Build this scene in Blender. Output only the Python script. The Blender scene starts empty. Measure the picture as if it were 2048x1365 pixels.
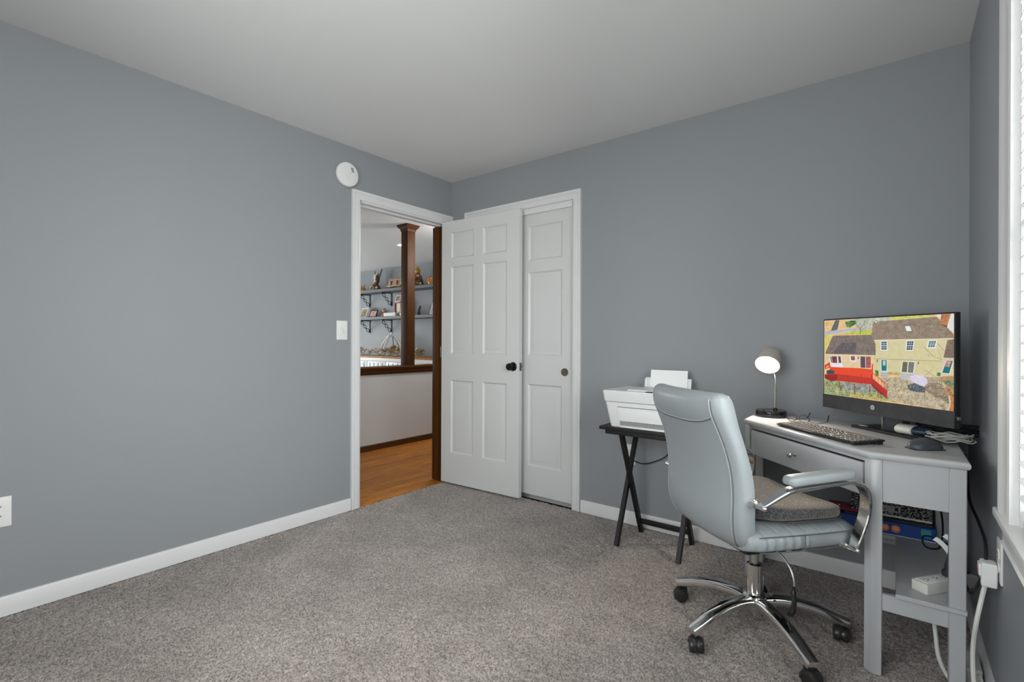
import bpy, bmesh, math, random
import numpy as np
from mathutils import Vector, Matrix
random.seed(7)
PI = math.pi
SC = bpy.context.scene
COL = SC.collection

# ------------------------------------------------------------------ camera
cam_d = bpy.data.cameras.new('camera'); cam = bpy.data.objects.new('camera', cam_d); COL.objects.link(cam)
F_PX, YAW, ROLL = 984.99, .6634, .0041
cam_d.sensor_fit = 'HORIZONTAL'; cam_d.sensor_width = 36.0
cam_d.lens = 36.0 * F_PX / 2048; cam_d.shift_y = 1.285 / 2048
cam_d.clip_start = .02; cam_d.clip_end = 100
_F = Vector((-math.sin(YAW), math.cos(YAW), 0)); _R = Vector((math.cos(YAW), math.sin(YAW), 0)); _U = Vector((0, 0, 1))
_r = _R * math.cos(ROLL) + _U * math.sin(ROLL); _u = -_R * math.sin(ROLL) + _U * math.cos(ROLL)
_m = Matrix((_r, _u, -_F)).transposed().to_4x4(); _m.translation = Vector((2.889, -2.8837, 1.135))
cam.matrix_world = _m
SC.camera = cam

# ------------------------------------------------------------------ exposure, world, big lights
SC.view_settings.view_transform = 'Standard'; SC.view_settings.look = 'None'
SC.view_settings.gamma = 1.0; SC.view_settings.use_curve_mapping = False
SC.view_settings.exposure = 0.02
W = bpy.data.worlds.new('world'); SC.world = W; W.use_nodes = True
_n = W.node_tree.nodes; _l = W.node_tree.links
sky = _n.new('ShaderNodeTexSky'); sky.sky_type = 'NISHITA'; sky.sun_disc = False
sky.sun_elevation = math.radians(38); sky.sun_rotation = math.radians(60); sky.air_density = 1.2; sky.dust_density = 2
_l.new(sky.outputs[0], _n['Background'].inputs[0]); _n['Background'].inputs[1].default_value = .12

def area(name, loc, aim, sx, sy, power, color=(1, 1, 1)):
    d = bpy.data.lights.new(name, 'AREA'); d.shape = 'RECTANGLE'; d.size = sx; d.size_y = sy
    d.energy = power; d.color = color
    o = bpy.data.objects.new(name, d); COL.objects.link(o); o.location = loc
    o.rotation_euler = Vector(aim).to_track_quat('-Z', 'Y').to_euler()
    return o
# daylight outside the windows, plus fill through one added opening
area('daylight_side_window', (3.31, -1.66, 1.43), (-1, 0, 0), 1.05, 1.45, 50, (.98, .98, 1))
area('fill_added_side_window', (3.31, -2.89, 1.42), (-1, 0, 0), .75, 1.5, 44, (1, .99, 1))  # fill from the right, through the added unseen window
area('daylight_near_window', (2.02, -3.72, 1.45), (0, 1, 0), 1.6, 1.5, 64, (1, 1, 1))
area('daylight_living_window', (-7.75, .2, 1.3), (1, 0, 0), 3.2, 1.8, 235, (.97, .98, 1))

# ------------------------------------------------------------------ materials
def new_mat(name):
    m = bpy.data.materials.new(name); m.use_nodes = True
    return m, m.node_tree.nodes, m.node_tree.links, m.node_tree.nodes['Principled BSDF']
def srgb(r, g, b):
    f = lambda c: (c / 255 / 12.92) if c <= 10.31 else ((c / 255 + .055) / 1.055) ** 2.4
    return (f(r), f(g), f(b), 1)
def mat(name, col, rough=.5, metal=0.0, var=.06, scale=12.0, bump=0.0, bscale=60.0, coat=0.0, spec=.5, trans=0.0, stretch=None, ior=1.45):
    m, n, l, b = new_mat(name)
    tc = n.new('ShaderNodeTexCoord'); src = tc.outputs['Object']
    if stretch:
        mp = n.new('ShaderNodeMapping'); mp.inputs['Scale'].default_value = stretch
        l.new(src, mp.inputs[0]); src = mp.outputs[0]
    nz = n.new('ShaderNodeTexNoise'); nz.inputs['Scale'].default_value = scale; nz.inputs['Detail'].default_value = 4
    l.new(src, nz.inputs['Vector'])
    mx = n.new('ShaderNodeMix'); mx.data_type = 'RGBA'
    c = col if len(col) == 4 else (*col, 1)
    mx.inputs[6].default_value = tuple(max(0, v * (1 - var)) for v in c[:3]) + (1,)
    mx.inputs[7].default_value = tuple(min(1, v * (1 + var)) for v in c[:3]) + (1,)
    l.new(nz.outputs['Fac'], mx.inputs[0]); l.new(mx.outputs[2], b.inputs['Base Color'])
    b.inputs['Roughness'].default_value = rough; b.inputs['Metallic'].default_value = metal
    b.inputs['Specular IOR Level'].default_value = spec; b.inputs['Coat Weight'].default_value = coat
    b.inputs['Transmission Weight'].default_value = trans; b.inputs['IOR'].default_value = ior
    if bump:
        n2 = n.new('ShaderNodeTexNoise'); n2.inputs['Scale'].default_value = bscale; n2.inputs['Detail'].default_value = 3
        l.new(src, n2.inputs['Vector'])
        bp = n.new('ShaderNodeBump'); bp.inputs['Strength'].default_value = bump; bp.inputs['Distance'].default_value = .002
        l.new(n2.outputs['Fac'], bp.inputs['Height']); l.new(bp.outputs[0], b.inputs['Normal'])
    return m
def emit(name, col, strength):
    m, n, l, b = new_mat(name)
    b.inputs['Base Color'].default_value = (*col[:3], 1)
    b.inputs['Emission Color'].default_value = (*col[:3], 1); b.inputs['Emission Strength'].default_value = strength
    return m

M_wall = mat('wall_paint', (.280, .295, .311), .55, var=.015, scale=2, bump=.06, bscale=180, spec=.35)
M_ceil = mat('ceiling_paint', (.72, .72, .718), .9, var=.01, scale=2, bump=.05, bscale=150, spec=.2)
M_trim = mat('trim_paint', (.70, .70, .70), .35, var=.012, scale=6)
M_door = mat('door_paint', (.64, .64, .635), .38, var=.012, scale=6, bump=.03, bscale=40)
M_plas = mat('white_plastic', (.78, .78, .77), .35, var=.015)
M_offw = mat('offwhite_plastic', (.66, .645, .60), .4, var=.02)
M_hallwall = mat('half_wall_paint', (.62, .62, .615), .6, var=.02, scale=3)
M_desk = mat('grey_desk_paint', (.43, .435, .45), .33, var=.02, scale=5)
M_blackwood = mat('black_painted_wood', (.009, .008, .0075), .5, var=.35, scale=30, stretch=(1, 1, .15))
M_brown = mat('stained_brown_wood', (.072, .025, .0045), .5, spec=.22, var=.45, scale=14, stretch=(6, 6, .5))
M_chrome = mat('chrome', (.80, .79, .77), .07, 1.0, var=.01)
M_steel = mat('brushed_steel', (.58, .56, .54), .28, 1.0, var=.04)
M_bronze = mat('dark_bronze', (.022, .018, .015), .28, .6, var=.2)
M_brass = mat('aged_brass', (.23, .20, .14), .38, .9, var=.1)
M_black = mat('black_plastic', (.016, .0165, .018), .35, var=.1)
M_blackm = mat('black_matte', (.030, .031, .036), .6, var=.1)
M_caster = mat('caster_nylon', (.022, .021, .020), .33, var=.15)
M_navy = mat('navy_plastic', (.018, .032, .06), .4, var=.1)
M_leather = mat('grey_leather', (.29, .315, .33), .38, var=.03, scale=8, bump=.10, bscale=220)
M_thread = mat('leather_piping', (.35, .37, .385), .5, var=.03)
M_dleather = mat('leather_seam_shadow', (.10, .105, .11), .7, var=.05)  # darker leather tone, seam shade put into the colour
M_shade = mat('lamp_shade_grey', (.50, .445, .405), .4, .1, var=.03)
M_white = mat('white_paper', (.84, .84, .84), .8, var=.01)
M_iron = mat('black_iron', (.010, .010, .011), .5, var=.1)
M_shelf = mat('grey_shelf_board', (.115, .12, .132), .55, var=.03)
M_glass = mat('clear_glass', (.97, .98, .98), .03, var=0, trans=1.0)
def pane_mat():
    m, n, l, b = new_mat('window_glass')
    n.remove(b); tr = n.new('ShaderNodeBsdfTransparent'); tr.inputs[0].default_value = (.95, .97, .96, 1)
    gs = n.new('ShaderNodeBsdfGlossy'); gs.inputs['Roughness'].default_value = .02
    fr = n.new('ShaderNodeFresnel'); fr.inputs[0].default_value = 1.25
    mx = n.new('ShaderNodeMixShader'); l.new(fr.outputs[0], mx.inputs[0]); l.new(tr.outputs[0], mx.inputs[1]); l.new(gs.outputs[0], mx.inputs[2])
    l.new(mx.outputs[0], n['Material Output'].inputs[0]); return m
M_pane = pane_mat()
M_mouse = mat('graphite_plastic', (.05, .056, .066), .45, var=.05)
M_cablew = mat('white_cable', (.72, .71, .68), .45, var=.02)
M_cableb = mat('black_cable', (.010, .010, .011), .4, var=.1)
M_cableg = mat('beige_cable', (.42, .41, .38), .45, var=.03)

def carpet_mat():
    m, n, l, b = new_mat('carpet_pile')
    tc = n.new('ShaderNodeTexCoord')
    def noise(s, d=4, r=.6):
        x = n.new('ShaderNodeTexNoise'); x.inputs['Scale'].default_value = s; x.inputs['Detail'].default_value = d
        x.inputs['Roughness'].default_value = r; l.new(tc.outputs['Object'], x.inputs['Vector']); return x.outputs['Fac']
    def ramp(src, p0, c0, p1, c1):
        r = n.new('ShaderNodeValToRGB'); e = r.color_ramp.elements
        e[0].position = p0; e[0].color = c0; e[1].position = p1; e[1].color = c1; l.new(src, r.inputs[0]); return r.outputs[0]
    base = ramp(noise(150, 3, .7), .36, (.135, .110, .098, 1), .58, (.505, .44, .405, 1))
    patch = ramp(noise(3.2, 6, .62), .36, (.84, .83, .825, 1), .62, (1.07, 1.07, 1.07, 1))
    mx = n.new('ShaderNodeMix'); mx.data_type = 'RGBA'; mx.blend_type = 'MULTIPLY'; mx.inputs[0].default_value = 1
    l.new(base, mx.inputs[6]); l.new(patch, mx.inputs[7]); l.new(mx.outputs[2], b.inputs['Base Color'])
    b.inputs['Roughness'].default_value = .95; b.inputs['Specular IOR Level'].default_value = .1
    b.inputs['Sheen Weight'].default_value = .25
    bp = n.new('ShaderNodeBump'); bp.inputs['Strength'].default_value = .8; bp.inputs['Distance'].default_value = .004
    l.new(noise(220, 3, .7), bp.inputs['Height']); l.new(bp.outputs[0], b.inputs['Normal'])
    return m
M_carpet = carpet_mat()

def wood_floor_mat():
    m, n, l, b = new_mat('honey_oak')
    tc = n.new('ShaderNodeTexCoord'); mp = n.new('ShaderNodeMapping'); mp.inputs['Scale'].default_value = (14, 1.2, 1)
    oi = n.new('ShaderNodeObjectInfo'); l.new(tc.outputs['Object'], mp.inputs[0])
    add = n.new('ShaderNodeVectorMath'); add.operation = 'ADD'; l.new(mp.outputs[0], add.inputs[0])
    cb = n.new('ShaderNodeCombineXYZ'); mu = n.new('ShaderNodeMath'); mu.operation = 'MULTIPLY'; mu.inputs[1].default_value = 37
    l.new(oi.outputs['Random'], mu.inputs[0]); l.new(mu.outputs[0], cb.inputs[0]); l.new(cb.outputs[0], add.inputs[1])
    nz = n.new('ShaderNodeTexNoise'); nz.inputs['Scale'].default_value = 4; nz.inputs['Detail'].default_value = 5
    l.new(add.outputs[0], nz.inputs['Vector'])
    r = n.new('ShaderNodeValToRGB'); e = r.color_ramp.elements
    e[0].position = .3; e[0].color = (.27, .082, .007, 1); e[1].position = .7; e[1].color = (.52, .20, .022, 1)
    l.new(nz.outputs['Fac'], r.inputs[0])
    hv = n.new('ShaderNodeHueSaturation'); ma = n.new('ShaderNodeMapRange'); ma.inputs[3].default_value = .82; ma.inputs[4].default_value = 1.15
    l.new(oi.outputs['Random'], ma.inputs[0]); l.new(ma.outputs[0], hv.inputs['Value']); l.new(r.outputs[0], hv.inputs['Color'])
    l.new(hv.outputs[0], b.inputs['Base Color']); b.inputs['Roughness'].default_value = .45; b.inputs['Specular IOR Level'].default_value = .25
    return m
M_oak = wood_floor_mat()

def slat_mat():
    m, n, l, b = new_mat('blind_slat')
    b.inputs['Base Color'].default_value = (.86, .86, .86, 1); b.inputs['Roughness'].default_value = .45
    tr = n.new('ShaderNodeBsdfTranslucent'); tr.inputs[0].default_value = (.9, .9, .9, 1)
    mx = n.new('ShaderNodeMixShader'); mx.inputs[0].default_value = .32
    l.new(b.outputs[0], mx.inputs[1]); l.new(tr.outputs[0], mx.inputs[2]); l.new(mx.outputs[0], n['Material Output'].inputs[0])
    return m
M_slat = slat_mat()

def marble_mat():
    m, n, l, b = new_mat('marbled_cover')
    tc = n.new('ShaderNodeTexCoord'); nz = n.new('ShaderNodeTexNoise'); nz.inputs['Scale'].default_value = 160; nz.inputs['Detail'].default_value = 3
    l.new(tc.outputs['Object'], nz.inputs['Vector'])
    r = n.new('ShaderNodeValToRGB'); r.color_ramp.interpolation = 'CONSTANT'; e = r.color_ramp.elements
    e[0].color = (.008, .008, .008, 1); e[1].position = .53; e[1].color = (.62, .62, .60, 1)
    l.new(nz.outputs['Fac'], r.inputs[0]); l.new(r.outputs[0], b.inputs['Base Color']); b.inputs['Roughness'].default_value = .5
    return m
M_marble = marble_mat()

def cushion_mat():
    m, n, l, b = new_mat('worn_mesh_fabric')
    tc = n.new('ShaderNodeTexCoord')
    nz = n.new('ShaderNodeTexNoise'); nz.inputs['Scale'].default_value = 260; nz.inputs['Detail'].default_value = 4; l.new(tc.outputs['Object'], nz.inputs['Vector'])
    r = n.new('ShaderNodeValToRGB'); e = r.color_ramp.elements
    e[0].position = .42; e[0].color = (.016, .017, .020, 1); e[1].position = .74; e[1].color = (.17, .17, .18, 1)
    l.new(nz.outputs['Fac'], r.inputs[0]); l.new(r.outputs[0], b.inputs['Base Color'])
    b.inputs['Roughness'].default_value = .9; b.inputs['Sheen Weight'].default_value = .6; b.inputs['Sheen Tint'].default_value = (.8, .65, .5, 1)
    bp = n.new('ShaderNodeBump'); bp.inputs['Strength'].default_value = .5; bp.inputs['Distance'].default_value = .001
    l.new(nz.outputs['Fac'], bp.inputs['Height']); l.new(bp.outputs[0], b.inputs['Normal'])
    return m
M_cushion = cushion_mat()

def chin_mat():
    m, n, l, b = new_mat('dark_speaker_cloth')
    tc = n.new('ShaderNodeTexCoord'); mp = n.new('ShaderNodeMapping'); mp.inputs['Rotation'].default_value = (0, math.radians(40), 0)
    l.new(tc.outputs['Object'], mp.inputs[0])
    ck = n.new('ShaderNodeTexChecker'); ck.inputs['Scale'].default_value = 18
    ck.inputs[1].default_value = (.022, .022, .025, 1); ck.inputs[2].default_value = (.030, .030, .034, 1)
    l.new(mp.outputs[0], ck.inputs[0]); l.new(ck.outputs[0], b.inputs['Base Color']); b.inputs['Roughness'].default_value = .6
    return m
M_chin = chin_mat()

def screen_mat():
    m, n, l, b = new_mat('lit_screen')
    at = n.new('ShaderNodeAttribute'); at.attribute_name = 'pic'
    an = n.new('ShaderNodeAttribute'); an.attribute_name = 'grain'
    tc = n.new('ShaderNodeTexCoord'); nz = n.new('ShaderNodeTexNoise'); nz.inputs['Scale'].default_value = 170; nz.inputs['Detail'].default_value = 4
    nz.inputs['Roughness'].default_value = .75
    l.new(tc.outputs['Object'], nz.inputs['Vector'])
    mr = n.new('ShaderNodeMapRange'); mr.inputs[1].default_value = .34; mr.inputs[2].default_value = .66; mr.inputs[3].default_value = -1.1; mr.inputs[4].default_value = 1.1
    n2 = n.new('ShaderNodeTexNoise'); n2.inputs['Scale'].default_value = 48; n2.inputs['Detail'].default_value = 6; l.new(tc.outputs['Object'], n2.inputs['Vector'])
    av = n.new('ShaderNodeMix'); av.inputs[0].default_value = .4; l.new(nz.outputs['Fac'], av.inputs[2]); l.new(n2.outputs['Fac'], av.inputs[3])
    l.new(av.outputs[0], mr.inputs[0])
    mu = n.new('ShaderNodeMath'); mu.operation = 'MULTIPLY_ADD'; l.new(mr.outputs[0], mu.inputs[0]); l.new(an.outputs['Fac'], mu.inputs[1]); mu.inputs[2].default_value = 1
    vm = n.new('ShaderNodeVectorMath'); vm.operation = 'SCALE'; l.new(at.outputs['Color'], vm.inputs[0]); l.new(mu.outputs[0], vm.inputs['Scale'])
    b.inputs['Base Color'].default_value = (.01, .01, .01, 1); b.inputs['Roughness'].default_value = .5; b.inputs['Specular IOR Level'].default_value = .15
    l.new(vm.outputs[0], b.inputs['Emission Color']); b.inputs['Emission Strength'].default_value = .86
    return m
M_screen = screen_mat()

# ------------------------------------------------------------------ mesh helpers
class MB:
    def __init__(s): s.v = []; s.f = []; s.mi = []
    def add(s, v, f, mi=0, M=None):
        o = len(s.v)
        s.v += [tuple(M @ Vector(p)) if M is not None else tuple(p) for p in v]
        s.f += [tuple(i + o for i in q) for q in f]; s.mi += [mi] * len(f); return s
    def _bm(s, bm, mi, M):
        bm.verts.index_update()
        s.add([v.co.copy() for v in bm.verts], [[v.index for v in f.verts] for f in bm.faces], mi, M); bm.free()
    def box(s, x0, x1, y0, y1, z0, z1, bev=0, seg=2, mi=0, M=None):
        bm = bmesh.new(); bmesh.ops.create_cube(bm, size=1)
        for v in bm.verts: v.co = Vector((x0 + (v.co.x + .5) * (x1 - x0), y0 + (v.co.y + .5) * (y1 - y0), z0 + (v.co.z + .5) * (z1 - z0)))
        if bev: bmesh.ops.bevel(bm, geom=bm.edges[:], offset=bev, segments=seg, profile=.6, affect='EDGES')
        s._bm(bm, mi, M); return s
    def prism(s, poly, z0, z1, bev=0, seg=2, mi=0, M=None):
        a = sum(poly[i][0] * poly[(i + 1) % len(poly)][1] - poly[(i + 1) % len(poly)][0] * poly[i][1] for i in range(len(poly)))
        if a < 0: poly = poly[::-1]
        bm = bmesh.new(); n = len(poly)
        lo = [bm.verts.new((x, y, z0)) for x, y in poly]; hi = [bm.verts.new((x, y, z1)) for x, y in poly]
        bm.faces.new(lo[::-1]); bm.faces.new(hi)
        for i in range(n): bm.faces.new((lo[i], lo[(i + 1) % n], hi[(i + 1) % n], hi[i]))
        if bev: bmesh.ops.bevel(bm, geom=bm.edges[:], offset=bev, segments=seg, profile=.6, affect='EDGES')
        s._bm(bm, mi, M); return s
    def loft(s, rings, caps=(True, True), mi=0, closed=True, M=None):
        n = len(rings[0]); v = [p for r in rings for p in r]; f = []
        for i in range(len(rings) - 1):
            for j in range(n if closed else n - 1):
                a, b = i * n + j, i * n + (j + 1) % n
                f.append((a, b, b + n, a + n))
        if closed and caps[0]: f.append(tuple(range(n))[::-1])
        if closed and caps[1]: f.append(tuple((len(rings) - 1) * n + j for j in range(n)))
        return s.add(v, f, mi, M)
    def tube(s, path, r, n=8, mi=0, M=None, closed=False):
        P = [Vector(p) for p in path]; k = len(P); R = r if isinstance(r, (list, tuple)) else [r] * k
        rings = []; up = None
        for i in range(k):
            t = (P[(i + 1) % k] - P[i - 1]) if closed else (P[min(i + 1, k - 1)] - P[max(i - 1, 0)])
            if t.length < 1e-9: t = Vector((0, 0, 1))
            t.normalize()
            if up is None: up = Vector((0, 0, 1)) if abs(t.z) < .9 else Vector((1, 0, 0))
            a = t.cross(up)
            if a.length < 1e-6: a = t.orthogonal()
            a.normalize(); up = a.cross(t).normalized()
            rings.append([P[i] + (a * math.cos(q) + up * math.sin(q)) * R[i] for q in (2 * PI * j / n for j in range(n))])
        if closed: rings.append(rings[0])
        return s.loft(rings, (not closed, not closed), mi, True, M)
    def sweep(s, path, sec, side, mi=0, M=None, scale=None):
        # sec: (along side, along normal); side fixed vector
        P = [Vector(p) for p in path]; k = len(P); side = Vector(side).normalized(); rings = []
        for i in range(k):
            t = (P[min(i + 1, k - 1)] - P[max(i - 1, 0)]).normalized(); nrm = side.cross(t).normalized()
            q = scale[i] if scale else 1
            rings.append([P[i] + side * a * q + nrm * b * q for a, b in sec])
        return s.loft(rings, (True, True), mi, True, M)
    def lathe(s, prof, n=24, mi=0, M=None):
        rings = [[(r * math.cos(2 * PI * j / n), r * math.sin(2 * PI * j / n), z) for j in range(n)] for r, z in prof]
        return s.loft(rings, (prof[0][0] > 1e-6, prof[-1][0] > 1e-6), mi, True, M)
    def cyl(s, p0, p1, r0, r1=None, n=16, mi=0, M=None): return s.tube([p0, p1], [r0, r0 if r1 is None else r1], n, mi, M)
    def ball(s, c, rx, ry=None, rz=None, n=12, mi=0, M=None):
        ry = ry or rx; rz = rz or rx; m = max(4, n // 2); rings = []
        for i in range(m + 1):
            a = -PI / 2 + PI * i / m; q = max(math.cos(a), 1e-3)
            rings.append([(c[0] + rx * q * math.cos(2 * PI * j / n), c[1] + ry * q * math.sin(2 * PI * j / n), c[2] + rz * math.sin(a)) for j in range(n)])
        return s.loft(rings, (True, True), mi, True, M)
    def build(s, name, mats, parent=None, smooth=38, loc=None):
        me = bpy.data.meshes.new(name); me.from_pydata(s.v, [], s.f)
        if not isinstance(mats, (list, tuple)): mats = [mats]
        for q in mats: me.materials.append(q)
        if any(s.mi): me.polygons.foreach_set('material_index', s.mi)
        bm = bmesh.new(); bm.from_mesh(me); bmesh.ops.recalc_face_normals(bm, faces=bm.faces); bm.to_mesh(me); bm.free()
        if smooth:
            me.polygons.foreach_set('use_smooth', [True] * len(me.polygons)); me.set_sharp_from_angle(angle=math.radians(smooth))
        o = bpy.data.objects.new(name, me); COL.objects.link(o)
        if parent is not None: o.parent = parent
        if loc is not None: o.location = loc
        return o
def tag(o, label=None, cat=None, group=None, kind=None):
    if label: o['label'] = label
    if cat: o['category'] = cat
    if group: o['group'] = group
    if kind: o['kind'] = kind
    return o
def thing(name, label, cat, loc=(0, 0, 0), rz=0, group=None):
    o = bpy.data.objects.new(name, None); COL.objects.link(o); o.empty_display_size = .05
    o.location = loc; o.rotation_euler = (0, 0, rz); return tag(o, label, cat, group)
def struct(name, mb, mt, smooth=38): return tag(mb.build(name, mt, None, smooth), kind='structure')
def arc(c, r, a0, a1, n, f): return [f(c[0] + r * math.cos(a0 + (a1 - a0) * i / n), c[1] + r * math.sin(a0 + (a1 - a0) * i / n)) for i in range(n + 1)]
def smooth_path(pts, k=6):
    P = [Vector(p) for p in pts]; out = []
    for i in range(len(P) - 1):
        a, b, c, d = P[max(i - 1, 0)], P[i], P[i + 1], P[min(i + 2, len(P) - 1)]
        for j in range(k):
            t = j / k
            out.append(.5 * (2 * b + (c - a) * t + (2 * a - 5 * b + 4 * c - d) * t * t + (3 * b - a - 3 * c + d) * t ** 3))
    return out + [P[-1]]

# ------------------------------------------------------------------ room shell
H, RW, YN = 2.44, 3.133, -3.5
DY0, DY1, DZ = -.881, -.079, 2.095         # doorway in the left wall
CX0, CX1, CZ = .22, 1.16, 2.10           # closet opening in the back wall
WY0, WY1, WZ0, WZ1 = -2.2, -1.117, .675, 2.16   # side window
VY0, VY1 = -3.30, -2.48                            # added unseen window beside the camera, made for fill light
NX0, NX1, NZ0, NZ1 = 1.2, 2.85, .7, 2.15   # window behind the camera
struct('wall_left', MB().box(-.12, 0, YN, DY0, 0, H).box(-.12, 0, DY0, DY1, DZ, H).box(-.12, 0, DY1, .12, 0, H).box(-.12, 0, .12, 2.68, 0, H), M_wall)
struct('wall_back', MB().box(0, CX0, 0, .12, 0, H).box(CX0, CX1, 0, .12, CZ, H).box(CX1, RW + .12, 0, .12, 0, H), M_wall)
struct('wall_right', MB().box(RW, RW + .12, YN, VY0, 0, H).box(RW, RW + .12, VY0, VY1, 0, WZ0 - .02).box(RW, RW + .12, VY0, VY1, WZ1, H).box(RW, RW + .12, VY1, WY0, 0, H).box(RW, RW + .12, WY0, WY1, 0, WZ0 - .02).box(RW, RW + .12, WY0, WY1, WZ1, H).box(RW, RW + .12, WY1, 0, 0, H), M_wall)
struct('wall_near', MB().box(-.12, NX0, YN - .12, YN, 0, H).box(NX1, RW + .12, YN - .12, YN, 0, H).box(NX0, NX1, YN - .12, YN, 0, NZ0).box(NX0, NX1, YN - .12, YN, NZ1, H), M_wall)
struct('ceiling', MB().box(-.12, RW + .12, YN - .12, .12, H, H + .1), M_ceil)
struct('closet_wall', MB().box(CX0 - .06, CX1 + .06, .66, .70, 0, H).box(CX0 - .1, CX0 - .06, .12, .7, 0, H).box(CX1 + .06, CX1 + .1, .12, .7, 0, H)
       .box(CX0 - .06, CX1 + .06, .12, .66, 2.3, 2.34).box(CX0 - .06, CX1 + .06, .12, .66, -.04, -.012), M_trim)

# carpet: a fine lumpy mesh of pile
def carpet():
    st = .0075; nx = int(RW / st) + 1; ny = int(-YN / st) + 1
    rng = np.random.default_rng(3)
    gx = np.linspace(0, RW, nx); gy = np.linspace(YN, 0, ny)
    X, Y = np.meshgrid(gx, gy)
    Z = -rng.random(X.shape) ** 1.5 * .0105
    X = X + (rng.random(X.shape) - .5) * st * .7; Y = Y + (rng.random(X.shape) - .5) * st * .7
    X = np.clip(X, 0, RW); Y = np.clip(Y, YN, 0)
    co = np.stack([X, Y, Z], -1).reshape(-1, 3).astype(np.float32)
    i = np.arange(nx * ny).reshape(ny, nx)
    q = np.stack([i[:-1, :-1], i[:-1, 1:], i[1:, 1:], i[1:, :-1]], -1).reshape(-1).astype(np.int32)
    nf = len(q) // 4
    me = bpy.data.meshes.new('floor'); me.vertices.add(len(co)); me.vertices.foreach_set('co', co.ravel())
    me.loops.add(len(q)); me.loops.foreach_set('vertex_index', q); me.polygons.add(nf)
    me.polygons.foreach_set('loop_start', np.arange(nf, dtype=np.int32) * 4); me.polygons.foreach_set('use_smooth', np.ones(nf, dtype=bool))
    me.update(calc_edges=True); me.materials.append(M_carpet)
    o = bpy.data.objects.new('floor', me); COL.objects.link(o); tag(o, kind='structure')
    return o
FLOOR = carpet()
MB().box(0, RW, YN, 0, -.06, -.012).build('underlay', M_carpet, FLOOR)

# baseboards
BB = [(0, 0), (.013, 0), (.013, .058), (.0105, .063), (.0105, .068), (.006, .078), (0, .080)]
def bb_run(name, p0, p1, nrm, m=None, h=1.0):
    P0, P1, N = Vector(p0), Vector(p1), Vector(nrm)
    struct(name, MB().loft([[P + N * a + Vector((0, 0, z * h)) for a, z in BB] for P in (P0, P1)]), m or M_trim)
bb_run('baseboard_left', (0, YN, 0), (0, DY0 - .066, 0), (1, 0, 0))
bb_run('baseboard_back', (CX1 + .068, 0, 0), (RW, 0, 0), (0, -1, 0))
bb_run('baseboard_right', (RW, YN, 0), (RW, 0, 0), (-1, 0, 0))
bb_run('baseboard_near', (0, YN, 0), (RW, YN, 0), (0, 1, 0))

# casings: profile (across from opening edge outward, out from the wall)
CP = [(0, 0), (0, .010), (.006, .014), (.034, .014), (.038, .0115), (.044, .0175), (.056, .0185), (.062, .017), (.0625, 0)]
def casing(mb, pts, out, depth):
    # pts: opening-edge corner points, out: outward direction at each, depth: wall normal
    D = Vector(depth)
    mb.loft([[Vector(p) + Vector(o) * a + D * b for a, b in CP] for p, o in zip(pts, out)])
mb = MB()
casing(mb, [(0, DY0, 0), (0, DY0, DZ), (0, DY1 + .02, DZ), (0, DY1 + .02, 0)], [(0, -1, 0), (0, -1, 1), (0, 1, 1), (0, 1, 0)], (1, 0, 0))
struct('trim_1', mb, M_trim, 25)
mb = MB()
casing(mb, [(CX0, 0, 0), (CX0, 0, CZ), (CX1, 0, CZ), (CX1, 0, 0)], [(-1, 0, 0), (-1, 0, 1), (1, 0, 1), (1, 0, 0)], (0, -1, 0))
struct('trim_2', mb, M_trim, 25)
# room door jambs: white head and latch side with a stop, brown hinge side
struct('trim_3', MB().box(-.13, .0, DY0 - .001, DY0 + .012, 0, DZ).box(-.13, 0, DY0, DY1, DZ - .012, DZ + .001).box(-.09, -.05, DY0 + .012, DY1, DZ - .024, DZ - .012)
       .box(-.09, -.05, DY0 + .012, DY0 + .023, 0, DZ - .024), M_trim)
struct('trim_4', MB().box(-.135, -.002, DY1 - .003, DY1 + .019, 0, DZ - .024, .002).box(-.09, -.05, DY1 - .014, DY1 - .003, 0, DZ - .024), M_brown)
# closet: header board and jambs
struct('trim_5', MB().box(CX0, CX1, .0, .012, CZ - .042, CZ, .002).box(CX0 - .001, CX0 + .008, 0, .12, 0, CZ).box(CX1 - .008, CX1 + .001, 0, .12, 0, CZ), M_trim)

# ------------------------------------------------------------------ panelled doors
def panel_mesh(x0, x1, z0, z1, sgn, y):
    """raised panel seen from side sgn (-1 = facing -y) whose face plane is at y"""
    mb = MB(); rings = []
    for off, d in ((-.001, 0), (.003, .0006), (.014, .0115), (.020, .0115), (.044, .0035), (.047, .0033)):
        yy = y - sgn * d
        rings.append([(x0 + off, yy, z0 + off), (x1 - off, yy, z0 + off), (x1 - off, yy, z1 - off), (x0 + off, yy, z1 - off)])
    back = y - sgn * .014
    rings.insert(0, [(x0 - .001, back, z0 - .001), (x1 + .001, back, z0 - .001), (x1 + .001, back, z1 + .001), (x0 - .001, back, z1 + .001)])
    mb.loft(rings, (True, True)); return mb
def door_leaf(root, width, zb, zt, th, panels, cols, m):
    """leaf in local coords: x 0..width, y 0 (front, facing -y) .. th; panels: rows of (z0,z1), cols: (x0,x1)"""
    mb = MB(); xs = [0]
    for a, b in cols: xs += [a, b]
    xs.append(width)
    for i in range(0, len(xs), 2): mb.box(xs[i], xs[i + 1], 0, th, zb, zt)
    zs = [zb]
    for a, b in panels: zs += [a, b]
    zs.append(zt)
    for a, b in cols:
        for i in range(0, len(zs), 2): mb.box(a, b, 0, th, zs[i], zs[i + 1])
        for p0, p1 in panels: mb.box(a, b, .014, th - .014, p0, p1)
    mb.build('slab', m, root)
    for a, b in cols:
        for p0, p1 in panels:
            panel_mesh(a, b, p0, p1, -1, 0.0).build('panel', m, root, 20)
            panel_mesh(a, b, p0, p1, 1, th).build('panel', m, root, 20)
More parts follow.
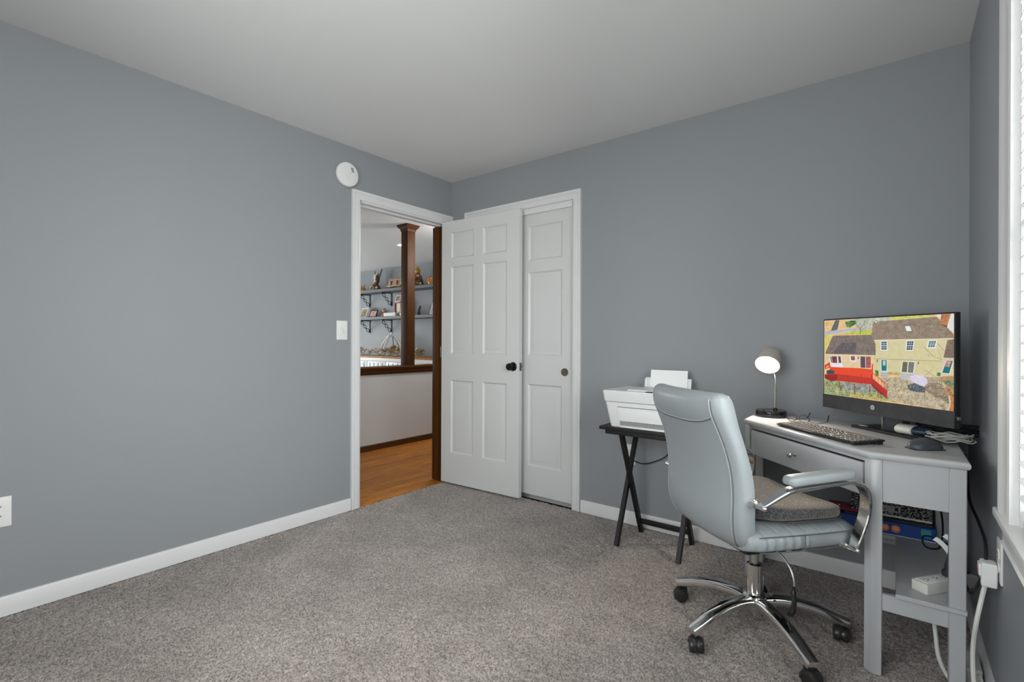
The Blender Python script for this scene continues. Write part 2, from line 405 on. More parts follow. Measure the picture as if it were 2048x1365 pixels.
door = bpy.data.objects.new('door_1', None); COL.objects.link(door); tag(door, kind='structure')
door.location = (.004, -.112, 0); door.rotation_euler = (0, 0, math.atan2(.034, .758))
door_leaf(door, .758, .014, 2.088, .035, [(.25, .832), (1.036, 1.73), (1.79, 2.0)], [(.098, .332), (.420, .648)], M_door)
kb = MB(); KM = Matrix.Translation((.706, 0, .955)) @ Matrix.Rotation(PI / 2, 4, 'X')
kb.lathe([(.0, 0), (.0325, 0), (.0325, .003), (.028, .008), (.013, .010), (.011, .026)], 24, 0, KM)
rose = kb.build('rosette', M_bronze, door)
MB().lathe([(.011, .020), (.013, .030), (.022, .037), (.0265, .046), (.0265, .052), (.023, .058), (.012, .060), (0, .0605)], 24, 0, KM).build('knob', M_bronze, door)
KB2 = Matrix.Translation((.706, .035, .955)) @ Matrix.Rotation(-PI / 2, 4, 'X')
MB().lathe([(.0, 0), (.0325, 0), (.0325, .003), (.028, .008), (.012, .010), (.011, .020), (.013, .026), (.0265, .036), (.0265, .04), (0, .046)], 24, 0, KB2).build('knob', M_bronze, door)
MB().box(.757, .7600, .006, .029, .925, .985, .0008, 1).box(.7585, .766, .011, .024, .944, .967, .002).build('latch_plate', mat('latch_metal', (.12, .12, .12), .4, .5, var=.1), door)
for z in (.25, 1.05, 1.85):
    MB().box(-.003, .001, .002, .033, z - .045, z + .045).cyl((-.006, .002, z - .045), (-.006, .002, z + .045), .006, n=10).build('hinge', M_bronze, door)

CPAN = [(.232, .830), (1.032, 1.642), (1.722, 1.978)]
d2 = bpy.data.objects.new('door_2', None); COL.objects.link(d2); tag(d2, kind='structure'); d2.location = (.668, .016, 0)
door_leaf(d2, .482, .028, 2.066, .032, CPAN, [(.100, .394)], M_door)
MB().lathe([(0, .003), (.017, .0032), (.0215, .0005), (.024, .0), (.0265, -.002), (.0265, -.010)][::-1], 24, 0,
           Matrix.Translation((.420, .001, .926)) @ Matrix.Rotation(-PI / 2, 4, 'X')).build('finger_pull', M_brass, d2)
d3 = bpy.data.objects.new('door_3', None); COL.objects.link(d3); tag(d3, kind='structure'); d3.location = (.228, .058, 0)
door_leaf(d3, .482, .028, 2.066, .032, CPAN, [(.094, .388)], M_door)

# ------------------------------------------------------------------ side window with blind
WIN = bpy.data.objects.new('window_1', None); COL.objects.link(WIN); tag(WIN, kind='structure')
mb = MB(); WP = [(0, 0), (0, .018), (.012, .021), (.022, .018), (.085, .018), (.10, .020), (.112, .024), (.132, .024), (.137, 0)]
Q = [(RW, WY1, WZ0 - .02), (RW, WY1, WZ1), (RW, WY0, WZ1), (RW, WY0, WZ0 - .02)]; O = [(0, 1, 0), (0, 1, 1), (0, -1, 1), (0, -1, 0)]
mb.loft([[Vector(p) + Vector(o) * a + Vector((-1, 0, 0)) * b for a, b in WP] for p, o in zip(Q, O)])
mb.build('window_casing', M_trim, WIN, 25)
MB().box(RW - .03, RW + .10, WY0 - .165, WY1 + .172, WZ0 - .024, WZ0, .006, 3).build('window_sill', M_trim, WIN)
mb = MB(); AP = [(0, 0), (.014, 0), (.019, .012), (.014, .018), (.014, .05), (.018, .060), (.018, .07), (0, .07)]
mb.loft([[(RW - a, y, WZ0 - .096 + z) for a, z in AP] for y in (WY0 - .13, WY1 + .13)]); mb.build('window_apron', M_trim, WIN)
fr = MB()
fr.box(RW, RW + .12, WY1 - .012, WY1, WZ0, WZ1).box(RW, RW + .12, WY0, WY0 + .012, WZ0, WZ1).box(RW, RW + .12, WY0, WY1, WZ1 - .012, WZ1)
for a, b, c, d in ((WY0, WY1, WZ0, WZ0 + .05), (WY0, WY1, WZ1 - .05, WZ1), (WY0, WY1, 1.40, 1.44), (WY0, WY0 + .05, WZ0, WZ1), (WY1 - .05, WY1, WZ0, WZ1)):
    fr.box(RW + .085, RW + .115, a, b, c, d)
fr.build('sash', M_trim, WIN)
MB().box(RW + .098, RW + .102, WY0 + .05, WY1 - .05, WZ0 + .05, 1.40).build('pane', M_pane, WIN)
MB().box(RW + .098, RW + .102, WY0 + .05, WY1 - .05, 1.44, WZ1 - .05).build('pane', M_pane, WIN)
W4 = bpy.data.objects.new('fill_window', None); COL.objects.link(W4); tag(W4, kind='structure')  # unseen window added to light the room from the right
fr = MB()
for a, b, c, d in ((VY0, VY1, WZ0, WZ0 + .05), (VY0, VY1, WZ1 - .05, WZ1), (VY0, VY1, 1.40, 1.44), (VY0, VY0 + .05, WZ0, WZ1), (VY1 - .05, VY1, WZ0, WZ1)):
    fr.box(RW + .085, RW + .115, a, b, c, d)
fr.build('sash', M_trim, W4)
MB().box(RW + .098, RW + .102, VY0 + .05, VY1 - .05, WZ0 + .05, WZ1 - .05).build('pane', M_pane, W4)
mb = MB()
for a, b, c, d in ((VY0 - .07, VY1 + .07, WZ1, WZ1 + .07), (VY0 - .07, VY0, WZ0 - .02, WZ1), (VY1, VY1 + .07, WZ0 - .02, WZ1)): mb.box(RW - .018, RW, a, b, c, d)
mb.build('window_casing', M_trim, W4)
MB().box(RW - .03, RW + .085, VY0 - .09, VY1 + .09, WZ0 - .024, WZ0, .006).build('window_sill', M_trim, W4)
bl = thing('window_blind', 'white horizontal slat blind, nearly closed, in the side window right of the desk', 'blind', (RW, 0, 0))
MB().box(-.004, .05, WY0 + .014, WY1 - .014, WZ1 - .06, WZ1 - .014, .003).build('head_rail', M_plas, bl)
sm = MB(); prof = [(-.024, -.001), (-.012, .0018), (0, .0026), (.012, .0018), (.024, -.001), (.024, -.0035), (.012, -.0007), (0, .0001), (-.012, -.0007), (-.024, -.0035)]
sm.loft([[(a, y, b) for a, b in prof] for y in (WY0 + .016, WY1 - .016)]); sm_o = None
z = WZ1 - .082; k = 0
while z > WZ0 + .04:
    if sm_o is None: s_ = sm_o = sm.build('slat', M_slat, bl)
    else: s_ = sm_o.copy(); COL.objects.link(s_)
    s_.location = (.018, 0, z); s_.rotation_euler = (0, math.radians(-14 - 1.2 * random.random()), 0); z -= .0425; k += 1
MB().box(.004, .034, WY0 + .014, WY1 - .014, WZ0 + .004, WZ0 + .022, .003).build('bottom_rail', M_plas, bl)
for y in (WY1 - .16, (WY0 + WY1) / 2, WY0 + .16): MB().box(-.007, -.006, y - .002, y + .002, WZ0 + .02, WZ1 - .05).build('ladder_cord', M_plas, bl)

# window behind the camera
W2 = bpy.data.objects.new('window_2', None); COL.objects.link(W2); tag(W2, kind='structure')
fr = MB()
for a, b, c, d in ((NX0, NX1, NZ0, NZ0 + .05), (NX0, NX1, NZ1 - .05, NZ1), (NX0, NX1, 1.4, 1.44), (NX0, NX0 + .05, NZ0, NZ1), (NX1 - .05, NX1, NZ0, NZ1), (2.0, 2.05, NZ0, NZ1)):
    fr.box(a, b, YN - .08, YN - .04, c, d)
fr.build('sash', M_trim, W2)
MB().box(NX0 + .05, 2.0, YN - .062, YN - .058, NZ0 + .05, NZ1 - .05).box(2.05, NX1 - .05, YN - .062, YN - .058, NZ0 + .05, NZ1 - .05).build('pane', M_pane, W2)
mb = MB()
for a, b, c, d in ((NX0 - .08, NX1 + .08, NZ0 - .08, NZ0), (NX0 - .08, NX1 + .08, NZ1, NZ1 + .08), (NX0 - .08, NX0, NZ0, NZ1), (NX1, NX1 + .08, NZ0, NZ1)): mb.box(a, b, YN, YN + .018, c, d)
mb.build('window_casing', M_trim, W2)

# ------------------------------------------------------------------ hall and living room beyond the door
XL, YF, YB = -7.4, 2.68, -2.6
struct('living_wall_far', MB().box(XL, -.12, YF, YF + .1, -.02, H), M_wall)
struct('living_wall_left', MB().box(XL - .1, XL, YB, -1.4, 0, H).box(XL - .1, XL, 1.8, YF, 0, H).box(XL - .1, XL, -1.4, 1.8, 0, .4).box(XL - .1, XL, -1.4, 1.8, 2.2, H), M_wall)
struct('living_wall_near', MB().box(XL, -.12, YB - .1, YB, 0, H), M_wall)
struct('living_ceiling', MB().box(XL, -.12, YB, YF, H, H + .1), M_ceil)
W3 = bpy.data.objects.new('window_3', None); COL.objects.link(W3); tag(W3, kind='structure')
fr = MB()
for a, b, c, d in ((-1.4, 1.8, .4, .46), (-1.4, 1.8, 2.14, 2.2), (-1.4, -1.34, .4, 2.2), (1.74, 1.8, .4, 2.2), (.17, .23, .4, 2.2)): fr.box(XL - .07, XL - .03, a, b, c, d)
fr.build('sash', M_trim, W3)
MB().box(XL - .052, XL - .048, -1.34, .17, .46, 2.14).box(XL - .052, XL - .048, .23, 1.74, .46, 2.14).build('pane', M_pane, W3)
struct('living_floor', MB().box(XL, -1.45, YB, YF, -.05, -.016), M_ceil)
HFL = struct('hall_floor', MB().box(-1.45, -.12, YB, YF, -.05, -.016).box(-.121, -.004, DY0 + .012, DY1, -.05, -.014), M_oak)
pm = {}
x = -.12; r = 0
while x > -1.40:
    y = -1.3 - (r * .37) % .7
    while y < 1.9:
        L = 1.1; key = 'p'
        if key not in pm:
            o = MB().box(-.0405, .0405, 0, L - .0015, -.016, 0, .0012, 1).build('plank', M_oak, HFL); pm[key] = o
        else:
            o = pm[key].copy(); COL.objects.link(o)
        o.location = (x - .041, y, -.0005); y += L
    x -= .0825; r += 1
MB().box(-.118, -.012, DY0 + .013, DY1 - .004, -.014, -.001, .003).build('threshold', M_oak, HFL)
HX = -1.40
HW = struct('half_wall', MB().box(HX - .13, HX, YB, 2.0, 0, .79), M_hallwall)
capP = [(.012, .783), (.014, .80), (.020, .806), (.020, .822), (.028, .832), (.030, .858), (.026, .863), (-.156, .863), (-.160, .858), (-.158, .832), (-.150, .822), (-.150, .806), (-.144, .80), (-.142, .783)]
MB().loft([[(HX + a, y, z) for a, z in capP] for y in (YB, 2.0)]).build('cap_rail', M_brown, HW)
MB().loft([[(HX + a, y, z) for a, z in ((0, 0), (.016, 0), (.016, .012), (.011, .020), (.011, .052), (.004, .060), (0, .06))] for y in (YB, 2.0)]).build('base_strip', M_brown, HW)
ps = thing('wood_post', 'square brown wooden post with flared top standing on the half wall', 'post', (HX - .058, .77, .863))
MB().box(-.055, .055, -.055, .055, 0, H - .863 - .06, .003).build('shaft', M_brown, ps)
MB().loft([[(s1 * w, s2 * w, z) for s1, s2 in ((-1, -1), (1, -1), (1, 1), (-1, 1))] for w, z in ((.057, 1.505), (.062, 1.517), (.062, 1.527), (.085, 1.552), (.085, 1.562), (.092, 1.566), (.092, 1.576))]).build('capital', M_brown, ps)

# downlight
dl = thing('recessed_downlight', 'lit recessed downlight in the living room ceiling beside the brown post', 'ceiling light', (-2.40, 1.46, H))
MB().lathe([(.062, -.001), (.075, -.004), (.08, -.001)], 28).build('trim_ring', M_plas, dl)
MB().lathe([(0, -.002), (.062, -.002)], 28).build('lens', emit('warm_lamp', (1, .86, .62), 9), dl)
def spot(loc, power, col=(1, .85, .65)):
    d = bpy.data.lights.new('downlight_lamp', 'SPOT'); d.energy = power; d.color = col; d.spot_size = 2.4; d.spot_blend = .6; d.shadow_soft_size = .05
    o = bpy.data.objects.new('downlight_lamp', d); COL.objects.link(o); o.location = loc
spot((-2.40, 1.46, H - .01), 8)
# fill light added to brighten the hall, out of sight beside the doorway
hl = thing('hall_fill_light', 'added unseen round fill light on the hallway ceiling beyond the right side of the doorway', 'ceiling light', (-.76, 1.25, H))
MB().lathe([(.16, 0), (.165, -.02), (.15, -.025), (0, -.025)], 32).build('pan', M_steel, hl)
MB().lathe([(.145, -.025), (.135, -.05), (.10, -.075), (.05, -.09), (0, -.093)], 32).build('diffuser', emit('hall_fill_glow', (1, .95, .88), 12), hl)
d = bpy.data.lights.new('hall_fill_lamp', 'POINT'); d.energy = 32; d.color = (1, .97, .93); d.shadow_soft_size = .14
o = bpy.data.objects.new('hall_fill_lamp', d); COL.objects.link(o); o.location = (-.76, 1.25, H - .26)
#@@PART2
# ------------------------------------------------------------------ wall fittings
def wall_frame(o, loc, nrm):
    # local +z out of the wall, local y up
    z = Vector(nrm); y = Vector((0, 0, 1)); x = y.cross(z)
    m = Matrix((x, y, z)).transposed().to_4x4(); m.translation = Vector(loc); o.matrix_world = m; return o
sd = wall_frame(thing('smoke_detector', 'round white smoke detector high on the wall above the doorway corner', 'smoke detector'), (0, -.988, 2.238), (1, 0, 0))
MB().lathe([(.074, 0), (.074, .008), (.080, .010), (.080, .024), (.077, .030), (.068, .033), (.03, .0345), (0, .035)], 40).build('housing', M_plas, sd)
g = MB()
for i in range(4): g.box(.022 - .002 * i, .040 - .002 * i, .020 + i * .0075, .0235 + i * .0075, .031, .0352)
g.cyl((.012, .008, .03), (.012, .008, .0355), .0025, n=8); g.build('vent_slots', M_blackm, sd)
MB().lathe([(.012, .0335), (.012, .036), (.010, .0368), (0, .037)], 20, 0, Matrix.Translation((-.012, -.022, 0))).build('test_button', M_plas, sd)

ls = wall_frame(thing('light_switch', 'white toggle light switch plate beside the open doorway', 'light switch'), (0, -1.014, 1.206), (1, 0, 0))
MB().box(-.040, .040, -.063, .063, 0, .006, .003).build('plate', M_plas, ls)
MB().box(-.0055, .0055, -.013, .013, .005, .0075, .001).build('toggle_slot', M_offw, ls)
MB().box(-.0042, .0042, -.005, .005, 0, .022, .0015, M=Matrix.Translation((0, -.002, .005)) @ Matrix.Rotation(math.radians(32), 4, 'X')).build('toggle', M_plas, ls)
for s in (-1, 1): MB().lathe([(.0032, .0055), (.0028, .0072), (0, .0076)], 10, 0, Matrix.Translation((0, s * .030, 0))).build('screw', M_plas, ls)

def outlet(label, loc, nrm, blank=False):
    t = wall_frame(thing('wall_outlet', label, 'outlet'), loc, nrm)
    MB().box(-.038, .038, -.0615, .0615, 0, .006, .003).build('plate', M_plas, t)
    for s in (-1, 1):
        c = [(.0165 * math.cos(a), max(-.0145, min(.0145, .0175 * math.sin(a)))) for a in (2 * PI * i / 28 for i in range(28))]
        f = MB().prism(c, .005, .0085, .0008, 1, 0, Matrix.Translation((0, s * .0195, 0))).build('socket', M_plas, t)
        MB().box(-.0075, -.0050, s * .0195 - .001, s * .0195 + .008, .008, .0089).box(.0050, .0075, s * .0195, s * .0195 + .007, .008, .0089) \
            .cyl((0, s * .0195 - .008, .008), (0, s * .0195 - .008, .0089), .0026, n=10).build('slots', M_blackm, f)
    MB().lathe([(.003, .0055), (.0026, .0074), (0, .0078)], 10).build('screw', M_plas, t)
    return t
outlet('white double outlet low on the wall far from the doorway, cut by the frame edge', (0, -2.589, .428), (1, 0, 0))
outlet('white outlet behind the crossed legs of the black tray table', (1.575, 0, .435), (0, -1, 0))
outlet('white outlet below the window sill with an adapter plugged in', (RW, -.855, .495), (-1, 0, 0))

# ------------------------------------------------------------------ corner desk
DT = .762
desk = thing('corner_desk', 'grey painted corner desk with one drawer and a low open shelf', 'desk')
top = [(2.300, -.035), (2.300, -.285), (2.812, -.797), (3.072, -.797), (3.072, -.035)]
mb = MB()
def inset(poly, d):
    n = len(poly); A = sum(poly[i][0] * poly[(i + 1) % n][1] - poly[(i + 1) % n][0] * poly[i][1] for i in range(n)); sg = 1 if A > 0 else -1; out = []
    for i in range(n):
        p, q, r = Vector(poly[i - 1]), Vector(poly[i]), Vector(poly[(i + 1) % n])
        e1 = (q - p).normalized(); e2 = (r - q).normalized(); n1 = Vector((-e1.y, e1.x)) * sg; n2 = Vector((-e2.y, e2.x)) * sg
        k = (n1 + n2) / (1 + n1.dot(n2)); out.append(tuple(q + k * d))
    return out
rings = []
for d, z in ((.012, DT - .024), (.004, DT - .0235), (.0, DT - .018), (-.001, DT - .010), (.0015, DT - .003), (.006, DT), ):
    rings.append([(x, y, z) for x, y in inset(top, d)])
MB().loft(rings).build('desk_top', M_desk, desk, 32)
ZT = DT - .024
legs = [[(2.820, -.790), (2.852, -.790), (2.852, -.745), (2.835, -.745), (2.800, -.770)],
        [(3.022, -.790), (3.064, -.790), (3.064, -.745), (3.022, -.745)],
        [(3.022, -.045), (3.064, -.045), (3.064, -.09), (3.022, -.09)],
        [(2.308, -.045), (2.350, -.045), (2.350, -.09), (2.308, -.09)],
        [(2.308, -.293), (2.308, -.261), (2.350, -.261), (2.350, -.282), (2.328, -.313)]]
for p in legs: MB().prism(p, 0, ZT, .0025, 1).build('leg', M_desk, desk)
MB().box(2.852, 3.022, -.785, -.770, .594, ZT, .001, 1).build('side_panel', M_desk, desk)
MB().box(2.313, 2.328, -.262, -.09, .594, ZT, .001, 1).build('side_panel', M_desk, desk)
MB().box(2.350, 3.022, -.07, -.055, .594, ZT, .001, 1).build('back_rail', M_desk, desk)
MB().box(3.035, 3.05, -.746, -.09, .594, ZT, .001, 1).build('back_rail', M_desk, desk)
# drawer on the diagonal: local x along the front, local -y out
DM = Matrix.Translation((2.331, -.305, 0)) @ Matrix.Rotation(-PI / 4, 4, 'Z')
LD = .664
MB().box(.0, LD, .012, .028, ZT - .016, ZT, M=DM).build('front_rail', M_desk, desk)
dr = MB().box(.010, LD - .010, .0, .016, .603, .7165, .002, 2, M=DM).box(.03, LD - .03, .016, .25, .615, .70, M=DM).build('drawer', M_desk, desk)
KX = DM @ Matrix.Translation((.312, 0, .667)) @ Matrix.Rotation(PI / 2, 4, 'X')
MB().lathe([(.010, 0), (.010, .002), (.005, .005), (.0045, .012), (.008, .016), (.0125, .021), (.0130, .025), (.010, .029), (0, .031)], 24, 0, KX).build('knob', M_steel, dr)
sh = [(2.888, -.797), (3.066, -.797), (3.066, -.04), (2.33, -.04), (2.33, -.175), (2.888, -.175)]
MB().prism(sh, .281, .296, .0015, 1).build('low_shelf', M_desk, desk)
MB().box(2.852, 3.022, -.787, -.768, .226, .281, .001, 1).build('front_rail', M_desk, desk)
MB().box(2.35, 3.022, -.075, -.056, .226, .281, .001, 1).build('back_rail', M_desk, desk)

# ------------------------------------------------------------------ all-in-one computer
# local frame: x along the screen (left to right seen from the front), -y towards the viewer
LP, RP = Vector((2.616, -.152)), Vector((3.051, -.576))
ang = math.atan2(RP.y - LP.y, RP.x - LP.x); MWID = (RP - LP).length
comp = thing('desktop_computer', 'black all-in-one computer on the corner desk showing an aerial photo of a house', 'computer', (*((LP + RP) / 2), DT), ang)
w = MWID / 2; z0, z1 = .073, .484; zs = .1335      # chin top
MB().box(-w, w, .0, .020, z0, z1, .003, 2).box(-w + .08, w - .08, .020, .045, z0 + .05, z1 - .08, .01).build('housing', M_black, comp)
MB().box(-w + .001, w - .001, -.0035, .001, z0 + .0005, zs, .0012, 1).build('speaker_bar', M_chin, comp)
# screen picture, coordinates measured in the picture and mapped by a homography onto the flat screen
SX0, SX1, SZ0, SZ1 = -w + .006, w - .006, zs + .001, z1 - .006
def homog(src, dst):
    A = []
    for (x, y), (u, v) in zip(src, dst): A += [[x, y, 1, 0, 0, 0, -u * x, -u * y], [0, 0, 0, x, y, 1, -v * x, -v * y]]
    h = np.linalg.solve(np.array(A, float), np.array([c for p in dst for c in p], float)); return np.append(h, 1).reshape(3, 3)
HM = homog([(115, 165), (1733, 75), (1755, 1280), (105, 1078)], [(SX0, SZ1), (SX1, SZ1), (SX1, SZ0), (SX0, SZ0)])
PV, PF, PC, PG = [], [], [], []; layer = [0]
def poly(c, pts, grain=0.0):
    layer[0] += 1; yy = -.0006 - layer[0] * .0000016; o = len(PV)
    for x, y in pts:
        u, v, q = HM @ np.array([x, y, 1]); PV.append((min(max(u / q, SX0), SX1), yy, min(max(v / q, SZ0), SZ1)))
    PF.append(tuple(range(o, o + len(pts)))); PC.append(srgb(*c)); PG.append(grain)
def line(c, a, b, wd):
    d = Vector((b[0] - a[0], b[1] - a[1])); n = Vector((-d.y, d.x)).normalized() * wd / 2
    poly(c, [(a[0] + n.x, a[1] + n.y), (b[0] + n.x, b[1] + n.y), (b[0] - n.x, b[1] - n.y), (a[0] - n.x, a[1] - n.y)])
def quad_at(q, u, v): # bilinear
    (a, b, c, d) = [Vector(p) for p in q]; return tuple((a * (1 - u) + b * u) * (1 - v) + (d * (1 - u) + c * u) * v)
poly((238, 200, 145), [(115, 165), (1733, 75), (1755, 1280), (105, 1078)], .25)
poly((222, 205, 120), [(115, 345), (330, 335), (225, 352), (115, 575)], .3)
poly((100, 104, 112), [(255, 160), (308, 158), (280, 275), (225, 292), (195, 292)], .1)
poly((185, 192, 202), [(115, 303), (430, 262), (712, 236), (712, 268), (400, 300), (115, 345)], .12)
poly((195, 200, 180), [(480, 142), (930, 115), (960, 160), (720, 182), (712, 238), (560, 240), (500, 210)], .45)
poly((90, 135, 80), [(378, 190), (440, 165), (510, 162), (525, 200), (440, 250), (395, 238)], .7)
poly((198, 205, 85), [(335, 332), (480, 292), (712, 275), (712, 335)], .35)
poly((212, 212, 110), [(930, 115), (1420, 85), (1450, 112), (980, 160)], .4)
poly((232, 230, 228), [(1500, 90), (1735, 76), (1740, 310), (1640, 235), (1560, 130)], .1)
poly((152, 135, 118), [(727, 180), (1515, 115), (1560, 150), (1650, 240), (1735, 330), (1738, 375), (705, 405)], .42)
poly((188, 125, 78), [(1578, 86), (1695, 79), (1652, 225), (1560, 202)], .5)
poly((120, 62, 45), [(1562, 200), (1652, 222), (1648, 240), (1590, 218)], .3)
poly((246, 247, 247), [(1132, 230), (1190, 229), (1214, 288), (1150, 292)])
poly((100, 128, 125), [(1150, 292), (1214, 288), (1218, 303), (1165, 310)])
poly((235, 225, 185), [(705, 400), (1735, 372), (1735, 384), (705, 414)])
poly((224, 214, 168), [(752, 412), (1660, 388), (1602, 655), (752, 632)], .10)
for i in range(1, 14): line((206, 196, 148), (752, 412 + i * 16), (1660 - i * 4.4, 388 + i * 19), 2.2)
poly((222, 212, 165), [(750, 640), (1592, 655), (1560, 860), (750, 800)], .12)
for i in range(1, 10): line((203, 194, 148), (750, 642 + i * 17), (1590 - i * 3, 655 + i * 20), 2.2)
poly((188, 178, 140), [(750, 628), (1602, 650), (1598, 660), (750, 640)])
poly((132, 118, 112), [(222, 352), (708, 336), (765, 450), (765, 592), (120, 580)], .40)
poly((104, 96, 100), [(330, 440), (520, 430), (510, 570), (200, 575)], .35)
poly((92, 86, 84), [(385, 408), (402, 405), (404, 420), (390, 426)])
poly((238, 222, 182), [(120, 578), (765, 590), (765, 602), (120, 591)])
poly((236, 208, 170), [(115, 600), (738, 602), (738, 765), (350, 748), (180, 735), (115, 690)], .16)
poly((242, 236, 240), [(183, 600), (328, 600), (342, 690), (356, 748), (198, 738), (190, 690)], .06)
poly((62, 72, 88), [(188, 608), (202, 608), (212, 688), (200, 682)], .3)
poly((128, 76, 72), [(208, 606), (272, 606), (278, 690), (216, 690)], .6)
poly((120, 74, 76), [(288, 606), (320, 606), (330, 688), (296, 690)], .6)
poly((240, 236, 238), [(434, 600), (516, 600), (521, 672), (440, 670)])
poly((148, 84, 82), [(450, 604), (502, 604), (504, 656), (454, 654)], .5)
poly((92, 76, 92), [(574, 606), (634, 608), (636, 748), (576, 745)], .2)
poly((172, 92, 88), [(642, 608), (704, 608), (705, 748), (642, 748)], .45)
line((232, 222, 215), (638, 606), (639, 748), 6)
for fr_, pn_, c_ in (([(824, 410), (911, 407), (912, 531), (828, 533)], [(837, 420), (902, 418), (902, 520), (838, 522)], (52, 86, 120)),
                     ([(1147, 405), (1253, 402), (1232, 530), (1138, 531)], [(1160, 415), (1240, 413), (1226, 520), (1154, 522)], (58, 84, 104)),
                     ([(1420, 402), (1537, 397), (1516, 498), (1404, 499)], [(1432, 412), (1520, 408), (1502, 483), (1420, 484)], (70, 112, 118))):
    poly((244, 244, 242), fr_); poly(c_, pn_, .4)
    for u in (.333, .667): line((232, 234, 234), quad_at(pn_, u, 0), quad_at(pn_, u, 1), 3.5)
    for v, q in ((.25, 3), (.5, 7), (.75, 3)): line((232, 234, 234), quad_at(pn_, 0, v), quad_at(pn_, 1, v), q)
poly((240, 240, 236), [(830, 643), (913, 645), (916, 792), (832, 790)])
poly((18, 122, 124), [(839, 648), (906, 649), (906, 783), (840, 781)], .12)
poly((198, 212, 218), [(856, 656), (892, 657), (889, 717), (858, 716)], .3)
poly((240, 238, 232), [(1097, 658), (1270, 664), (1250, 808), (1083, 802)])
poly((112, 110, 86), [(1108, 665), (1171, 668), (1160, 797), (1094, 795)], .5)
poly((122, 126, 122), [(1182, 668), (1256, 672), (1238, 803), (1171, 800)], .3)
for px_ in ((785, 655), (1303, 678), (545, 622)): poly((110, 98, 70), [(px_[0] - 6, px_[1] - 12), (px_[0] + 7, px_[1] - 12), (px_[0] + 8, px_[1] + 18), (px_[0] - 6, px_[1] + 18)])
poly((196, 178, 122), [(905, 795), (1080, 800), (1080, 835), (905, 830)], .4)
poly((132, 114, 104), [(1660, 398), (1742, 384), (1746, 616), (1614, 616)], .4)
poly((232, 216, 180), [(1610, 614), (1746, 616), (1746, 630), (1604, 628)])
poly((226, 208, 172), [(1600, 628), (1746, 630), (1750, 842), (1558, 850)], .14)
poly((242, 240, 236), [(1645, 645), (1740, 646), (1700, 815), (1592, 808)])
poly((18, 120, 122), [(1652, 648), (1732, 650), (1690, 806), (1602, 800)], .12)
poly((206, 150, 140), [(1654, 656), (1712, 657), (1690, 726), (1634, 722)], .5)
poly((160, 168, 122), [(110, 895), (720, 930), (925, 1130), (1050, 1180), (105, 1080)], .85)
poly((150, 152, 148), [(330, 930), (720, 950), (800, 1020), (620, 1060), (340, 1010)], .8)
poly((200, 180, 110), [(420, 1075), (900, 1130), (1010, 1170), (430, 1118)], .6)
poly((192, 178, 150), [(828, 868), (1560, 850), (1625, 905), (1705, 1080), (1718, 1190), (1690, 1276), (1180, 1200), (920, 1130)], .62)
poly((150, 134, 112), [(1400, 920), (1600, 930), (1680, 1080), (1690, 1180), (1520, 1100), (1380, 1010)], .6)
poly((188, 152, 108), [(1562, 850), (1752, 832), (1756, 1280), (1692, 1272), (1720, 1150), (1640, 950)], .5)
poly((122, 150, 118), [(1620, 905), (1745, 890), (1748, 960), (1650, 950)], .7)
poly((198, 128, 72), [(1640, 980), (1700, 1000), (1752, 1080), (1756, 1275), (1694, 1272), (1722, 1150)], .4)
poly((222, 212, 190), [(1690, 1080), (1704, 1080), (1718, 1190), (1690, 1276), (1676, 1270), (1702, 1190)], .2)
poly((196, 194, 190), [(830, 790), (918, 793), (924, 868), (832, 862)], .15)
poly((204, 204, 202), [(1078, 802), (1238, 810), (1242, 895), (1084, 886)], .12)
for v in (825, 855): line((150, 148, 142), (1080, v), (1240, v + 6), 4)
for v in (815, 840): line((150, 148, 142), (830, v), (921, v + 3), 4)
poly((90, 150, 70), [(760, 772), (802, 780), (806, 850), (764, 846)], .7)
poly((84, 130, 72), [(1542, 795), (1584, 800), (1580, 840), (1536, 838)], .7)
poly((240, 74, 36), [(185, 740), (570, 752), (716, 765), (716, 868), (260, 822), (180, 790)], .10)
poly((232, 50, 44), [(115, 722), (180, 680), (192, 742), (120, 772)], .2)
poly((210, 180, 110), [(132, 738), (168, 712), (172, 738), (135, 760)], .4)
poly((150, 34, 32), [(115, 832), (262, 822), (716, 868), (716, 952), (270, 910), (205, 922), (115, 884)], .15)
for i in range(38):
    u = i / 37; a = (272 + u * 436, 826 + u * 48); line((244, 74, 54), (a[0], a[1]), (a[0] + 2, a[1] + 72 - u * 4), 4.5)
line((240, 62, 46), (115, 836), (262, 824), 9); line((240, 62, 46), (262, 824), (716, 870), 9); line((240, 62, 46), (270, 908), (716, 952), 9)
for px_ in (270, 415, 582, 712): line((176, 34, 30), (px_, 830), (px_ + 6, 930), 8)
poly((150, 32, 30), [(716, 870), (775, 915), (918, 1035), (915, 1128), (800, 1050), (716, 965)], .15)
for i in range(14):
    u = i / 13; line((244, 70, 52), (722 + u * 190, 878 + u * 150), (722 + u * 188, 950 + u * 160), 4.5)
line((240, 58, 46), (716, 872), (918, 1036), 10); line((240, 58, 46), (716, 800), (920, 962), 9)
for u in (0, .2, .4, .6, .8, 1): line((228, 48, 42), (720 + u * 198, 802 + u * 160), (722 + u * 196, 872 + u * 164), 6)
poly((236, 48, 40), [(717, 700), (733, 700), (733, 880), (717, 880)])
poly((62, 76, 84), [(138, 796), (150, 782), (205, 774), (248, 800), (240, 826), (145, 830)], .2)
for a, b in (((296, 915), (324, 1038)), ((495, 948), (502, 1078)), ((692, 972), (696, 1082)), ((138, 930), (150, 985))): line((134, 76, 48), a, b, 13)
line((196, 42, 38), (800, 1045), (802, 1118), 10)
poly((88, 96, 106), [(1172, 955), (1262, 930), (1400, 990), (1392, 1050), (1272, 1040), (1180, 1012)], .8)
